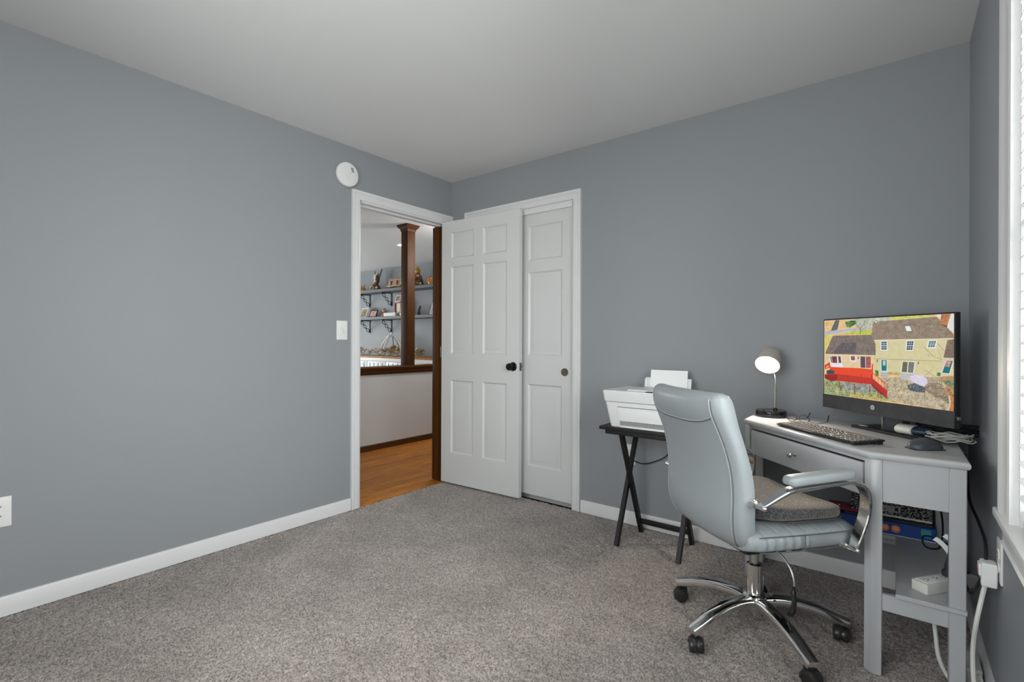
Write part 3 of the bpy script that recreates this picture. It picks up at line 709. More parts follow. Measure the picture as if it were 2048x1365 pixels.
poly((226, 216, 238), [(1200, 852), (1258, 822), (1350, 834), (1414, 880), (1426, 934), (1382, 966), (1330, 960), (1250, 925), (1204, 890)], .04)
for q in ((1200, 852), (1258, 822), (1414, 880), (1382, 966), (1250, 925)): line((246, 240, 250), (1316, 850), q, 4)
for a, b in (((1330, 960), (1312, 1000)),): line((70, 80, 90), a, b, 6)
poly((236, 208, 152), [(1048, 1050), (1080, 1034), (1116, 1055), (1082, 1080)], .2)
br = (118, 100, 82)
for a, b, wd in (((575, 330), (572, 250), 7), ((572, 280), (520, 210), 4), ((572, 262), (630, 180), 4), ((545, 240), (535, 190), 3), ((575, 300), (640, 245), 4), ((1535, 440), (1660, 560), 4), ((1660, 560), (1740, 610), 4), ((1365, 480), (1480, 590), 4), ((1480, 590), (1600, 640), 3), ((1400, 830), (1480, 760), 3), ((1550, 520), (1590, 640), 3), ((1640, 520), (1700, 640), 4), ((1420, 560), (1440, 610), 3), ((1215, 1215), (1230, 1080), 4), ((1615, 1260), (1640, 1160), 4), ((860, 1080), (1050, 1200), 5), ((1190, 200), (1420, 260), 3), ((1420, 260), (1560, 240), 3), ((1380, 760), (1520, 850), 3)):
    line(br, a, b, wd)
# foliage, stones, leaf litter: small irregular dabs of print inside an area
def dabs(q, n, cols, r0, r1, seed, sq=.6):
    rg = random.Random(seed)
    for _ in range(n):
        x, y = quad_at(q, rg.random(), rg.random()); r = rg.uniform(r0, r1); a0 = rg.uniform(0, 6)
        poly(rg.choice(cols), [(x + r * rg.uniform(.6, 1.2) * math.cos(a0 + i * 1.257), y + sq * r * rg.uniform(.6, 1.2) * math.sin(a0 + i * 1.257)) for i in range(5)], .5)
GRV = [(196, 200, 170), (120, 140, 100), (150, 175, 120), (206, 190, 170), (92, 110, 84), (176, 150, 120)]
dabs([(118, 925), (270, 930), (420, 1100), (118, 1070)], 90, [(120, 170, 110), (160, 200, 140), (90, 130, 90), (200, 190, 150), (180, 120, 90)], 5, 13, 1)
dabs([(320, 950), (720, 965), (780, 1060), (400, 1080)], 150, GRV, 4, 9, 2)
dabs([(440, 1075), (760, 1060), (1000, 1160), (700, 1130)], 40, [(205, 185, 100), (170, 150, 80), (150, 170, 90), (120, 90, 60)], 5, 12, 3)
dabs([(860, 880), (1180, 900), (1300, 1180), (950, 1120)], 150, [(214, 204, 180), (150, 140, 112), (110, 104, 86), (226, 196, 170), (170, 150, 124)], 4, 10, 4)
dabs([(1400, 900), (1590, 900), (1690, 1200), (1420, 1150)], 130, [(226, 216, 196), (120, 108, 92), (160, 144, 120), (196, 180, 156)], 4, 11, 5)
dabs([(1640, 900), (1745, 890), (1752, 1100), (1700, 1040)], 40, [(120, 150, 120), (170, 140, 100), (80, 104, 80), (210, 180, 150)], 5, 12, 6)
dabs([(490, 150), (930, 125), (715, 235), (520, 250)], 80, [(150, 170, 130), (220, 220, 205), (176, 186, 160), (120, 140, 110)], 5, 13, 7)
dabs([(380, 175), (515, 165), (510, 215), (400, 245)], 40, [(60, 110, 60), (120, 160, 90), (40, 80, 50)], 6, 14, 8)
dabs([(120, 180), (250, 175), (215, 285), (120, 295)], 30, [(225, 175, 120), (245, 215, 165), (205, 160, 105)], 5, 12, 9)
dabs([(735, 190), (1515, 130), (1720, 370), (715, 398)], 200, [(176, 160, 140), (128, 112, 98), (190, 172, 150), (112, 98, 90)], 3, 7, 10, .35)
dabs([(230, 358), (705, 342), (755, 580), (140, 575)], 160, [(156, 142, 130), (104, 92, 88), (172, 158, 142), (90, 82, 84)], 3, 8, 11, .35)
dabs([(1180, 950), (1390, 980), (1385, 1045), (1190, 1020)], 60, [(40, 52, 66), (130, 140, 150), (180, 170, 150), (70, 84, 100)], 4, 11, 12)
dabs([(1585, 90), (1690, 84), (1650, 215), (1565, 200)], 40, [(226, 166, 106), (150, 90, 50), (205, 140, 84)], 3, 7, 13, .4)
me = bpy.data.meshes.new('screen'); me.from_pydata(PV, [], PF)
me.color_attributes.new('pic', 'FLOAT_COLOR', 'CORNER'); me.attributes.new('grain', 'FLOAT', 'CORNER')
me.attributes['pic'].data.foreach_set('color', [c for i, f in enumerate(PF) for _ in f for c in PC[i]])
me.attributes['grain'].data.foreach_set('value', [PG[i] for i, f in enumerate(PF) for _ in f])
bm = bmesh.new(); bm.from_mesh(me)
for f in bm.faces:
    f.normal_update()
    if f.normal.y > 0: f.normal_flip()
bm.to_mesh(me); bm.free(); me.materials.append(M_screen)
scr = bpy.data.objects.new('screen', me); COL.objects.link(scr); scr.parent = comp
M_logo = mat('logo_silver', (.62, .62, .62), .3, var=.02)
LG = Matrix.Translation((-.030, -.0035, .105)) @ Matrix.Rotation(PI / 2, 4, 'X')
lg = MB().lathe([(.0095, 0), (.0095, .0006), (0, .0006)], 28, 0, LG).build('logo', M_logo, comp)
lt = MB()
def slant(x0, x1, y0, y1, s=.32):
    lt.add([LG @ Vector(p) for p in ((x0 + y0 * s, y0, .0009), (x1 + y0 * s, y0, .0009), (x1 + y1 * s, y1, .0009), (x0 + y1 * s, y1, .0009))], [(0, 1, 2, 3)])
slant(-.0050, -.0034, -.0036, .0068); slant(-.0016, 0, -.0036, .0024); slant(-.0040, -.0008, .0016, .0030)
slant(.0012, .0028, -.0068, .0030); slant(.0046, .0062, -.0036, .0024); slant(.0020, .0054, .0016, .0030); slant(.0020, .0054, -.0040, -.0026)
lt.build('lettering', M_chin, lg, 0)
MB().box(w - .001, w + .006, .004, .016, .104, .116, .002).build('usb_receiver', M_steel, comp)
MB().box(w - .0005, w + .0008, .006, .014, .08, .096).build('port_slot', M_blackm, comp)
bs = MB(); bs.box(-.165, .165, .020, .225, .0, .011, .003, 2); bs.build('stand_base', M_black, comp)
MB().box(-.045, .045, .06, .095, .010, .20, .004).build('stand_neck', M_mouse, comp)
MB().box(-.050, -.044, .058, .097, .011, .20, .002).build('neck_edge', M_steel, comp)
MB().lathe([(.013, .0), (.0125, .0011), (0, .0012)], 20, 0, Matrix.Translation((-.135, .052, .011)) @ Matrix.Scale(1.7, 4, (1, 0, 0))).build('badge', M_logo, comp)

# reader and cables on the stand base
def on_desk(x, y): # computer local -> world
    c, s = math.cos(ang), math.sin(ang); o = (LP + RP) / 2; return (o.x + x * c - y * s, o.y + x * s + y * c)
rx, ry = on_desk(.100, .050)
rd = thing('charger_pack', 'small oval beige and navy device with a slot, on the computer stand', 'device', (rx, ry, DT + .0122), math.radians(8))
EL = [(math.cos(2 * PI * i / 24), math.sin(2 * PI * i / 24)) for i in range(24)]
def oval(x0, x1, a, b, c0=1, c1=1, n=24): return [[(x0 + (x1 - x0) * t, a * k * u, .021 + b * k * v) for u, v in EL] for t, k in ((0, c0 * .86), (.06, c0), (.94, c1), (1, c1 * .86))]
RD = Matrix.Rotation(math.radians(-40), 4, 'Z')
MB().loft(oval(-.05, .012, .036, .019), M=RD).build('case', M_offw, rd, 50)
MB().loft(oval(.010, .062, .0355, .0185, 1, .8), M=RD).build('end_cap', M_navy, rd, 50)
MB().box(-.0515, -.049, -.024, .022, .020, .0225, M=RD).build('slot', M_blackm, rd)
MB().box(-.02, .04, -.02, .02, 0, .004, M=RD).build('foot', M_blackm, rd)
cx, cy = on_desk(.222, .075)
pts = []
for i in range(150):
    a = i * .42; rr = .043 + .009 * math.sin(i * .9)
    pts.append((cx + rr * 1.15 * math.cos(a) + .012 * math.sin(i * .13), cy + rr * .9 * math.sin(a) + .008 * math.cos(i * .2), DT + .016 + .026 * i / 150 + .004 * math.sin(i * 1.7)))
tag(MB().tube(pts, .0024, 6).build('cable_coil', M_cableg), 'coiled beige cable lying on the computer stand beside the oval device', 'cable')
cx, cy = on_desk(.14, .165); pts = []
rng = random.Random(4)
for i in range(70):
    a = i * .55; pts.append((cx + .085 * math.cos(a) * (1 + .2 * rng.random()), cy + .030 * math.sin(a), DT + .018 + .0006 * i + .012 * rng.random()))
tag(MB().tube(smooth_path(pts, 2), .0028, 6).build('black_cables', M_cableb), 'tangle of black cables behind the computer stand', 'cable')

# ------------------------------------------------------------------ keyboard
kb0 = Vector((2.461, -.402)); kdir = math.radians(-45)
key = thing('keyboard', 'slim dark keyboard along the diagonal front edge of the desk', 'keyboard', (2.464, -.405, DT), kdir)
KL, KD = .428, .128
T = Matrix.Rotation(math.radians(3.2), 4, 'X')
MB().box(0, KL, 0, KD, .004, .011, .0015, 1, M=T).build('body', M_black, key)
MB().box(.004, KL - .004, .096, KD - .004, .0, .012, .002, 1).build('battery_foot', M_black, key)
for q in (.01, KL - .03): MB().box(q, q + .02, .004, .02, 0, .005).build('front_foot', M_black, key)
km = {}
M_key = mat('keycap', (.19, .175, .16), .35, var=.15)
rows = [[1] * 19, [1] * 13 + [1.9] + [1] * 4, [1.5] + [1] * 12 + [1.4] + [1] * 4, [1.8] + [1] * 11 + [2.1] + [1] * 4, [2.3] + [1] * 10 + [2.6] + [1] * 4, [1.3, 1.3, 1.3, 5.2, 1.3, 1.3, 1, 1, 1.2] + [1] * 4]
for r, row in enumerate(rows):
    u = (KL - .012) / sum(row); x = .006; yk = KD - .012 - .0185 * (r + .8)
    for wk in row:
        q = round(wk * u - .0046, 5)
        if q not in km: o = km[q] = MB().box(-q / 2, q / 2, -.0070, .0070, 0, .0046, .0012, 1).build('key', M_key, key)
        else: o = km[q].copy(); COL.objects.link(o)
        p = T @ Vector((x + wk * u / 2, yk + .003, .0108)); o.location = p; o.rotation_euler = (math.radians(3.2), 0, 0); x += wk * u

# ------------------------------------------------------------------ mouse
mo = thing('computer_mouse', 'dark graphite wireless mouse near the right edge of the desk', 'mouse', (2.968, -.617, DT), math.radians(38))
def mouse_rings(s, zt):
    out = []
    for i in range(15):
        t = i / 14; y = -.056 + .112 * t
        wd = .033 * max(.05, (1 - abs(2 * t - 1) ** 3.2)) ** .5 * s
        h = (.010 + .028 * math.sin(PI * min(1, t * .93 + .03)) ** .8) * zt
        out.append([(y, wd * math.cos(a), .003 + max(0, math.sin(a)) ** .8 * h if math.sin(a) > 0 else .003 + .002 * math.sin(a)) for a in (2 * PI * j / 20 for j in range(20))])
    return out
MB().loft(mouse_rings(1, 1)).build('shell', M_mouse, mo, 60)
MB().cyl((.022, -.0045, .031), (.022, .0045, .031), .008, n=16).build('scroll_wheel', M_black, mo)
MB().box(-.052, .052, -.026, .026, 0, .003, .001).build('skid', M_black, mo)

# ------------------------------------------------------------------ eyeglasses
gl = thing('eyeglasses', 'thin brown framed eyeglasses lying behind the keyboard', 'glasses', (2.525, -.255, DT), math.radians(-22))
M_frame = mat('tortoise_frame', (.045, .02, .016), .3, var=.5, scale=60)
def rim(cx): return [(cx + .0235 * math.cos(a) * (1 + .06 * math.cos(2 * a)), .004 * abs(math.cos(a)), .0215 + .0195 * math.sin(a)) for a in (2 * PI * i / 28 for i in range(28))]
for cx in (-.032, .032):
    rb = MB().tube(rim(cx), .0014, 6, closed=True).build('rim', M_frame, gl)
    MB().loft([[(x, y + d, z) for x, y, z in rim(cx)] for d in (-.0004, .0004)]).build('lens', M_pane, gl)
MB().tube(smooth_path([(-.010, .002, .021), (0, -.001, .019), (.010, .002, .021)], 4), .0015, 6).build('bridge', M_frame, gl)
for s in (-1, 1):
    MB().tube(smooth_path([(s * .056, .001, .026), (s * .059, .010, .012), (s * .060, .05, .004), (s * .058, .10, .004), (s * .052, .128, .008), (s * .047, .143, .034)], 5), [.0014] * 20 + [.0026] * 6, 6).build('temple', M_frame, gl)
gl.rotation_euler = (0, 0, math.radians(-31))

# ------------------------------------------------------------------ desk lamp
lp = thing('desk_lamp', 'lit gooseneck desk lamp with taupe bell shade and black base', 'lamp', (2.388, -.112, DT))
MB().lathe([(0, 0), (.068, 0), (.070, .003), (.070, .029), (.067, .033), (.0, .033)], 40).build('base', mat('gloss_black', (.012, .012, .013), .12, var=.1), lp)
MB().box(-.03, .005, -.005, .018, .030, .0336, .001).build('tray_slot', M_blackm, lp)
MB().lathe([(.010, .033), (.010, .040), (.006, .046)], 16, 0, Matrix.Translation((.020, -.005, 0))).build('pole_collar', M_bronze, lp)
MB().box(-.006, .006, -.008, .008, .033, .038, .002, M=Matrix.Translation((-.028, -.03, 0))).build('switch', M_blackm, lp)
path = smooth_path([(.020, -.005, .034), (.020, -.005, .12), (.020, -.005, .18), (.018, -.004, .205), (.010, .002, .235), (.002, .014, .265), (.0, .028, .30)], 6)
MB().tube(path, .0052, 10).build('pole', M_chrome, lp)
# shade: axis from the apex to the opening
ap = Vector((-.002, .040, .338)); op = Vector((-.008, -.054, .262)); ax = (op - ap).normalized()
SM_ = Matrix.Translation(ap) @ ax.to_track_quat('Z', 'Y').to_matrix().to_4x4(); LS = (op - ap).length
prof = [(.004, -.002), (.018, .002), (.031, .012), (.041, .028), (.049, .050), (.0545, .072), (.057, LS)]
MB().lathe(prof + [(.0555, LS), (.053, .072), (.047, .050), (.039, .030), (.029, .016), (.012, .008)], 36, 0, SM_).build('lamp_shade', M_shade, lp)
bulb = MB().lathe([(.010, .026), (.014, .034), (.030, .052), (.042, .066), (.0505, LS - .016), (.0515, LS - .010), (.045, LS - .006), (0, LS - .004)], 28, 0, SM_).build('bulb', emit('bulb_glow', (1, .95, .86), 14), lp)
ld = bpy.data.lights.new('lamp_light', 'SPOT'); ld.energy = 9; ld.color = (1, .88, .74); ld.spot_size = 2.5; ld.spot_blend = .5; ld.shadow_soft_size = .03
lo = bpy.data.objects.new('lamp_light', ld); COL.objects.link(lo); lo.parent = lp; lo.location = op + ax * .012
lo.rotation_euler = ax.to_track_quat('-Z', 'Y').to_euler()

# ------------------------------------------------------------------ tray table, printer, paper
tt = thing('tray_table', 'black folding wooden tray table with crossed legs holding the printer', 'table')
TZ = .664
MB().box(1.568, 2.125, -.395, -.035, TZ - .019, TZ, .004).build('table_top', M_blackwood, tt)
for y in (-.37, -.06): MB().box(1.60, 2.09, y - .012, y + .012, TZ - .042, TZ - .019, .002).build('top_cleat', M_blackwood, tt)
def bar(p0, p1, a, b, name='leg'):
    p0, p1 = Vector(p0), Vector(p1)
    MB().sweep([p0, p1], [(-a, -b), (a, -b), (a, b), (-a, b)], (1, 0, 0)).build(name, M_blackwood, tt)
for xx, s in ((1.662, 1), (2.008, -1)):
    bar((xx, -.365, 0), (xx, -.075, TZ - .02), .0105, .0145)
    bar((xx + s * .023, -.075, 0), (xx + s * .023, -.355, TZ - .03), .0105, .0145)
    MB().cyl((xx - .012 * s, -.222, .325), (xx + s * .036, -.222, .325), .006, n=10).build('pivot_bolt', M_iron, tt)
MB().box(1.69, 1.98, -.108, -.086, .058, .084, .002).build('stretcher', M_blackwood, tt)
MB().box(1.675, 1.998, -.075, -.058, TZ - .10, TZ - .075, .002).build('stretcher', M_blackwood, tt)

M_pr = mat('printer_white', (.74, .745, .745), .38, var=.012)
pr = thing('printer', 'white inkjet printer on the black tray table', 'printer', (1.815, -.215, TZ))
def rrect(x0, x1, y0, y1, r, n=5):
    out = []
    for (cx, cy), a0 in (((x1 - r, y1 - r), 0), ((x0 + r, y1 - r), PI / 2), ((x0 + r, y0 + r), PI), ((x1 - r, y0 + r), 1.5 * PI)):
        out += [(cx + r * math.cos(a0 + PI / 2 * i / n), cy + r * math.sin(a0 + PI / 2 * i / n)) for i in range(n + 1)]
    return out
def slab(specs, r=.02): return [[(x, y, z) for x, y in rrect(*s, r)] for *s, z in specs]
MB().loft(slab([(-.192, .192, -.150, .150, 0), (-.195, .195, -.153, .152, .006), (-.224, .224, -.160, .155, .138)])).build('body', M_pr, pr)
MB().loft(slab([(-.226, .226, -.166, .156, .141), (-.228, .228, -.168, .156, .146), (-.236, .236, -.172, .156, .196), (-.232, .232, -.168, .153, .202)])).build('scanner_lid', M_pr, pr)
MB().box(-.10, .20, -.13, .10, .202, .210, .004).build('document_cover', M_pr, pr)
MB().box(.02, .20, -.168, -.10, .200, .206, .002).build('control_panel', M_black, pr)
TP = Matrix.Rotation(math.radians(-7), 4, 'X')
MB().box(-.142, .142, -.160, -.154, .044, .111, .003, M=Matrix.Translation((0, .003, 0)) @ Matrix.Rotation(math.radians(3), 4, 'X')).build('front_door', M_pr, pr)
MB().box(-.145, .145, -.1604, -.150, .1115, .1140).build('door_gap', M_blackm, pr)
MB().box(-.13, .13, -.1568, -.14, .012, .043).build('output_slot', mat('slot_grey', (.25, .25, .25), .6), pr)
g = MB()
rng = random.Random(2); xx = -.075
while xx < .12: wq = rng.uniform(.004, .016); g.box(xx, xx + wq, -.1582, -.156, .034, .0400); xx += wq + rng.uniform(.002, .008)
g.build('feed_rollers', M_blackm, pr)
MB().box(-.125, .125, -.168, -.10, .002, .012, .002).build('output_tray', M_pr, pr)
RT = Matrix.Translation((.03, .122, .19)) @ Matrix.Rotation(math.radians(-10), 4, 'X')
MB().box(-.135, .135, .002, .008, 0, .075, .003, M=RT).box(-.137, -.120, -.006, .004, 0, .066, .003, M=RT).box(.120, .137, -.006, .004, 0, .066, .003, M=RT).build('paper_support', M_pr, pr)
px0 = 1.742
tag(MB().box(0, .216, -.0015, .0015, 0, .106, M=Matrix.Translation((px0, -.091, TZ + .2035)) @ Matrix.Rotation(math.radians(-9), 4, 'X')).build('paper_sheets', M_white), 'white paper sheets standing in the rear feeder of the printer', 'paper')
tag(MB().tube(smooth_path([(1.92, -.055, TZ + .05), (1.915, -.022, TZ + .03), (1.90, -.020, .66), (1.885, -.022, .60), (1.862, -.026, .53), (1.815, -.03, .46), (1.75, -.03, .42), (1.68, -.028, .395), (1.62, -.022, .40), (1.578, -.012, .412)], 6), .0032, 7).build('thin_black_cable', M_cableb), 'thin black cord hanging from the printer to the wall outlet', 'cord')
# ------------------------------------------------------------------ office chair (local +y is forward)
CH = Vector((2.452, -.77, 0)); CR = math.radians(-40); BO = Vector((.033, -.006, -.010))   # the seat sits slightly off the column
ch = thing('office_chair', 'grey leather office chair with chrome arms and five wheeled chrome base', 'chair', CH, CR)
def cat(tbl, t):
    # smooth interpolation through table rows (t, a, b, ...)
    for i in range(len(tbl) - 1):
        if t <= tbl[i + 1][0] + 1e-9:
            p = [tbl[max(i - 1, 0)], tbl[i], tbl[i + 1], tbl[min(i + 2, len(tbl) - 1)]]
            u = (t - tbl[i][0]) / (tbl[i + 1][0] - tbl[i][0]); out = []
            for c in range(1, len(tbl[0])):
                m1 = (p[2][c] - p[0][c]) / max(p[2][0] - p[0][0], 1e-9) * (tbl[i + 1][0] - tbl[i][0])
                m2 = (p[3][c] - p[1][c]) / max(p[3][0] - p[1][0], 1e-9) * (tbl[i + 1][0] - tbl[i][0])
                out.append((2 * u ** 3 - 3 * u * u + 1) * p[1][c] + (u ** 3 - 2 * u * u + u) * m1 + (-2 * u ** 3 + 3 * u * u) * p[2][c] + (u ** 3 - u * u) * m2)
            return out
    return list(tbl[-1][1:])
#      z     yc     half width  thickness
BK = [(.437, -.181, .200, .050), (.470, -.210, .220, .068), (.540, -.228, .234, .078), (.640, -.230, .236, .074), (.720, -.239, .233, .070),
      (.800, -.260, .229, .070), (.860, -.281, .226, .078), (.905, -.295, .224, .090), (.945, -.302, .220, .084), (.966, -.306, .214, .056), (.975, -.306, .198, .020)]
def se(a, n): # superellipse unit
    c, s = math.cos(a), math.sin(a); return math.copysign(abs(c) ** (2 / n), c), math.copysign(abs(s) ** (2 / n), s)
NB = 44
def back_pt(z, a, grow=0.0):
    yc, hw, th = cat(BK, z); ux, uy = se(a, 3.6); x = (hw + grow) * ux; y = (th / 2 + grow) * uy
    bow = -.030 * (1 - (x / .24) ** 2)             # the back curves round the sitter
    wrap = 0.012 * (abs(ux) ** 3) * (1 if uy > 0 else 0)
    return Vector((x, yc + y + bow + wrap, z))
zs_ = [.437 + .004 * i for i in range(4)] + [.455 + (.94 - .455) * i / 40 for i in range(41)] + [.945, .952, .958, .963, .967, .971, .974, .975]
mb = MB(); mb.loft([[back_pt(z, 2 * PI * j / NB) for j in range(NB)] for z in zs_])
bk = mb.build('backrest', M_leather, ch, 70)
def edge_line(a, z0, z1, n=30, grow=.0015): return [back_pt(z0 + (z1 - z0) * i / n, a, grow) for i in range(n + 1)]
for sgn in (1, -1):
    a_ = math.radians(-42) if sgn > 0 else math.radians(-138)
    MB().tube(edge_line(a_, .445, .955), .0022, 6).build('piping_and_shade', M_thread, bk)
    a_ = math.radians(-38) if sgn > 0 else math.radians(-142)
    MB().tube(edge_line(a_, .45, .95, grow=.0002), .0016, 6).build('piping_and_shade', M_dleather, bk)  # dark line beside the piping, shade painted by colour
    a_ = math.radians(36) if sgn > 0 else math.radians(144)
    MB().tube(edge_line(a_, .47, .955, grow=.0008), .0018, 6).build('piping_and_shade', M_thread, bk)
# headrest seam across the back, dipping towards the middle
sm_pts = []
for i in range(31):
    a = math.radians(-138 + 96 * i / 30); u = math.cos(a) / math.cos(math.radians(42))
    sm_pts.append(back_pt(.868 + .028 * min(1, abs(u)) ** 2, a, .0012))
MB().tube(sm_pts, .0022, 6).build('piping_and_shade', M_thread, bk)
MB().tube([p + Vector((0, 0, -.004)) for p in sm_pts], .0018, 6).build('piping_and_shade', M_dleather, bk)  # dark copy under the headrest piping stands in for its shade

# seat
def seat_ring(y):
    t = (y + .225) / .50
    zt = .515 + .008 * math.sin(PI * t) - .075 * max(0, (t - .80) / .2) ** 2.2
    zb = .436 + .012 * max(0, t - .6) ** 1.2
    if t > .9: zb = .441 + .02 * (t - .9) / .1
    hw = .243 + .012 * math.sin(PI * min(1, t * .9 + .1)) - .078 * max(0, (t - .70) / .30) ** 1.6 - .018 * max(0, (.10 - t) / .10) ** 1.5
    gro = .0035 * max(0, 1 - abs(((y + .2) / .052) % 1 - .5) / .09) if -.2 < y < .2 else 0
    out = []
    for j in range(40):
        ux, uz = se(2 * PI * j / 40, 4.2); zz = (zt + zb) / 2 + (zt - zb) / 2 * uz
        if uz > .5: zz -= gro
        x = hw * ux
        if abs(ux) > .9 and t < .42: x += math.copysign(.0055 * max(0, 1 - abs(uz) * 1.1) * math.sin(y * 95) ** 2, ux)  # puckered leather by the back
        out.append((x, y, zz))
    return out
ys = [-.225 + .50 * i / 96 for i in range(97)]
st = MB(); st.loft([[(x * .9, -.228, .476 + (z - .476) * .8) for x, y, z in seat_ring(-.225)]] + [seat_ring(y) for y in ys] + [[(x * .96, .281, .466 + (z - .466) * .72) for x, y, z in seat_ring(.275)]])
seat = st.build('seat', M_leather, ch, 60)
def seat_side(y, uz0, sg):
    r = seat_ring(y); best = min((p for p in r if p[0] * sg > 0), key=lambda p: abs(p[2] - uz0)); return Vector((best[0], y, uz0))
for sg in (1, -1):
    for zz in (.503, .452):
        MB().tube([Vector((sg * (.2455 + .012 * math.sin(PI * min(1, ((y + .225) / .5) * .9 + .1))), y, zz + (.0 if zz > .48 else 0))) for y in [-.20 + .40 * i / 24 for i in range(25)]], .0019, 6).build('piping_and_shade', M_dleather, seat)  # seat seams drawn as dark lines in the painted shade tone
    MB().tube([Vector((sg * .2565, -.03, z)) for z in (.448, .47, .49, .503)], .0014, 6).build('piping_and_shade', M_dleather, seat)
MB().box(-.10, .10, -.16, .13, .395, .437, .006).build('seat_plate', M_black, ch)
MB().box(-.055, .055, -.10, .08, .352, .396, .010).cyl((.0, .06, .375), (0, .135, .375), .014, n=14).build('tilt_mechanism', M_black, ch)
MB().lathe([(.0, .0), (.018, .0), (.023, .006), (.023, .038), (.018, .044), (0, .044)], 20, 0, Matrix.Translation((.005, .155, .333))).build('tension_knob', M_black, ch)
lv = MB(); lv.tube(smooth_path([(.05, .02, .372), (.085, .03, .352), (.115, .035, .325), (.135, .035, .29), (.138, .033, .262)], 5), .0038, 8)
lever = lv.build('height_lever', M_steel, ch)
MB().tube(smooth_path([(.138, .033, .268), (.136, .032, .245), (.142, .03, .215), (.136, .03, .185), (.126, .03, .165), (.124, .03, .158)], 4), [.005] * 4 + [.009] * 8 + [.012] * 8 + [.006], 10).build('lever_grip', M_black, lever)

# arms: flat chrome loops with padded tops
def arm(sg):
    X = sg * .282
    pts = smooth_path([(-.225, .618), (-.205, .628), (-.165, .646), (-.125, .664), (-.08, .670), (0, .676), (.08, .682), (.125, .683), (.165, .672), (.190, .645), (.196, .605), (.185, .56), (.165, .52), (.146, .478), (.136, .455)] and
                      [Vector((X, y, z)) for y, z in [(-.225, .616), (-.200, .628), (-.160, .648), (-.125, .662), (-.08, .668), (0, .674), (.08, .680), (.118, .680), (.155, .670), (.179, .645), (.185, .608), (.177, .56), (.159, .515), (.142, .475), (.132, .452)]], 5)
    a, b = .0205, .0058
    sec = [(-a, -b * .5), (-a * .86, -b), (a * .86, -b), (a, -b * .5), (a, b * .5), (a * .86, b), (-a * .86, b), (-a, b * .5)]
    n = len(pts); sc = [.72 + .28 * min(1, i / 12, (n - 1 - i) / 10) for i in range(n)]
    fr = MB(); fr.sweep(pts, sec, (1, 0, 0), scale=sc)
    f = fr.build('armrest_frame', M_chrome, ch, 30)
    for y, z in ((-.222, .617), (.133, .454)):
        MB().cyl((sg * .225, y, z), (sg * .300, y, z), .0085, n=14).ball((sg * .300, y, z), .0075, n=12).cyl((sg * .235, y, z), (sg * .262, y, z), .015, .012, n=14).build('bolt', M_chrome, f)
    pd = MB(); rings = []
    for i in range(25):
        t = i / 24; y = -.128 + .255 * t; e = min(1, (min(t, 1 - t) / .06 + .02)) ** .5
        zc = .6785 + .022 * t ** 1.0 * .62; ring = []
        for j in range(20):
            ux, uz = se(2 * PI * j / 20, 3.4); ring.append((X + .0265 * (.55 + .45 * e) * ux, y, zc + .0165 + .0165 * (.5 + .5 * e) * uz))
        rings.append(ring)
    pd.loft(rings).build('arm_pad', M_leather, f, 60)
for sg in (1, -1): arm(sg)

for o in ch.children:
    o.location = BO
# gas column and star base
MB().lathe([(.0, .262), (.0295, .262), (.0295, .268), (.024, .272), (.0, .272)], 28).lathe([(.0285, .145), (.0285, .262)], 28).build('column_sleeve', M_chrome, ch)
MB().lathe([(.0145, .262), (.0145, .36)], 22).lathe([(.0165, .318), (.0165, .322), (.0165, .36)], 22).build('gas_column', M_steel, ch)
MB().lathe([(0, .066), (.018, .066), (.021, .070), (.021, .118), (.036, .120), (.042, .128), (.043, .150), (.036, .157), (.0, .158)], 32).build('base_hub', M_chrome, ch)
for k in range(5):
    a = math.radians(210.05 + 72 * k); RL = Matrix.Rotation(a, 4, 'Z')
    path = [RL @ Vector(p) for p in smooth_path([(.024, 0, .126), (.08, 0, .133), (.15, 0, .129), (.22, 0, .114), (.275, 0, .094), (.312, 0, .080), (.326, 0, .075)], 5)]
    n = len(path); rings = []; sd = RL @ Vector((0, 1, 0))
    for i, p in enumerate(path):
        t = (path[min(i + 1, n - 1)] - path[max(i - 1, 0)]).normalized(); nr = t.cross(sd) * -1
        if nr.z < 0: nr = -nr
        u = i / (n - 1); hw = .028 - .006 * u; hh = .0185 - .001 * u
        if i == n - 1: hw *= .80; hh *= .82
        rings.append([p + sd * hw * ux + nr * hh * uy for ux, uy in (se(2 * PI * j / 20, 3.0) for j in range(20))])
    lg_ = MB().loft(rings).build('base_leg', M_chrome, ch, 50)
    e = RL @ Vector((.304, 0, 0)); sw = a + math.radians([35, 55, 20, 70, 40][k]); CM = Matrix.Translation((e.x, e.y, 0)) @ Matrix.Rotation(sw, 4, 'Z') @ Matrix.Scale(.9, 4) @ Matrix.Translation((-.008, 0, 0))
    cs = MB().cyl((0, 0, .05), (0, 0, .09), .007, n=10, M=CM).lathe([(0, .056), (.013, .056), (.013, .066), (0, .070)], 14, 0, CM)
    for s in (-1, 1):
        WM = CM @ Matrix.Translation((.016, s * .0145, .0285)) @ Matrix.Rotation(PI / 2, 4, 'X')
        cs.lathe([(0, -.0122), (.018, -.0122), (.0255, -.010), (.0285, -.005), (.0285, .005), (.0255, .010), (.018, .0122), (0, .0122)], 24, 0, WM)
        hood = []
        for i in range(15):
            q = math.radians(-25 + 215 * i / 14); hood.append([(.016 + r * math.cos(q), yy, .0285 + r * math.sin(q)) for r, yy in ((.0325, s * .0012), (.0345, s * .008), (.0335, s * .021), (.0295, s * .0275), (.0200, s * .0295), (.0280, s * .0265), (.0300, s * .0012))])
        cs.loft(hood, M=CM)
    cs.box(-.012, .030, -.006, .006, .026, .058, .003, M=CM)
    cs.build('caster', M_caster, lg_, 45)

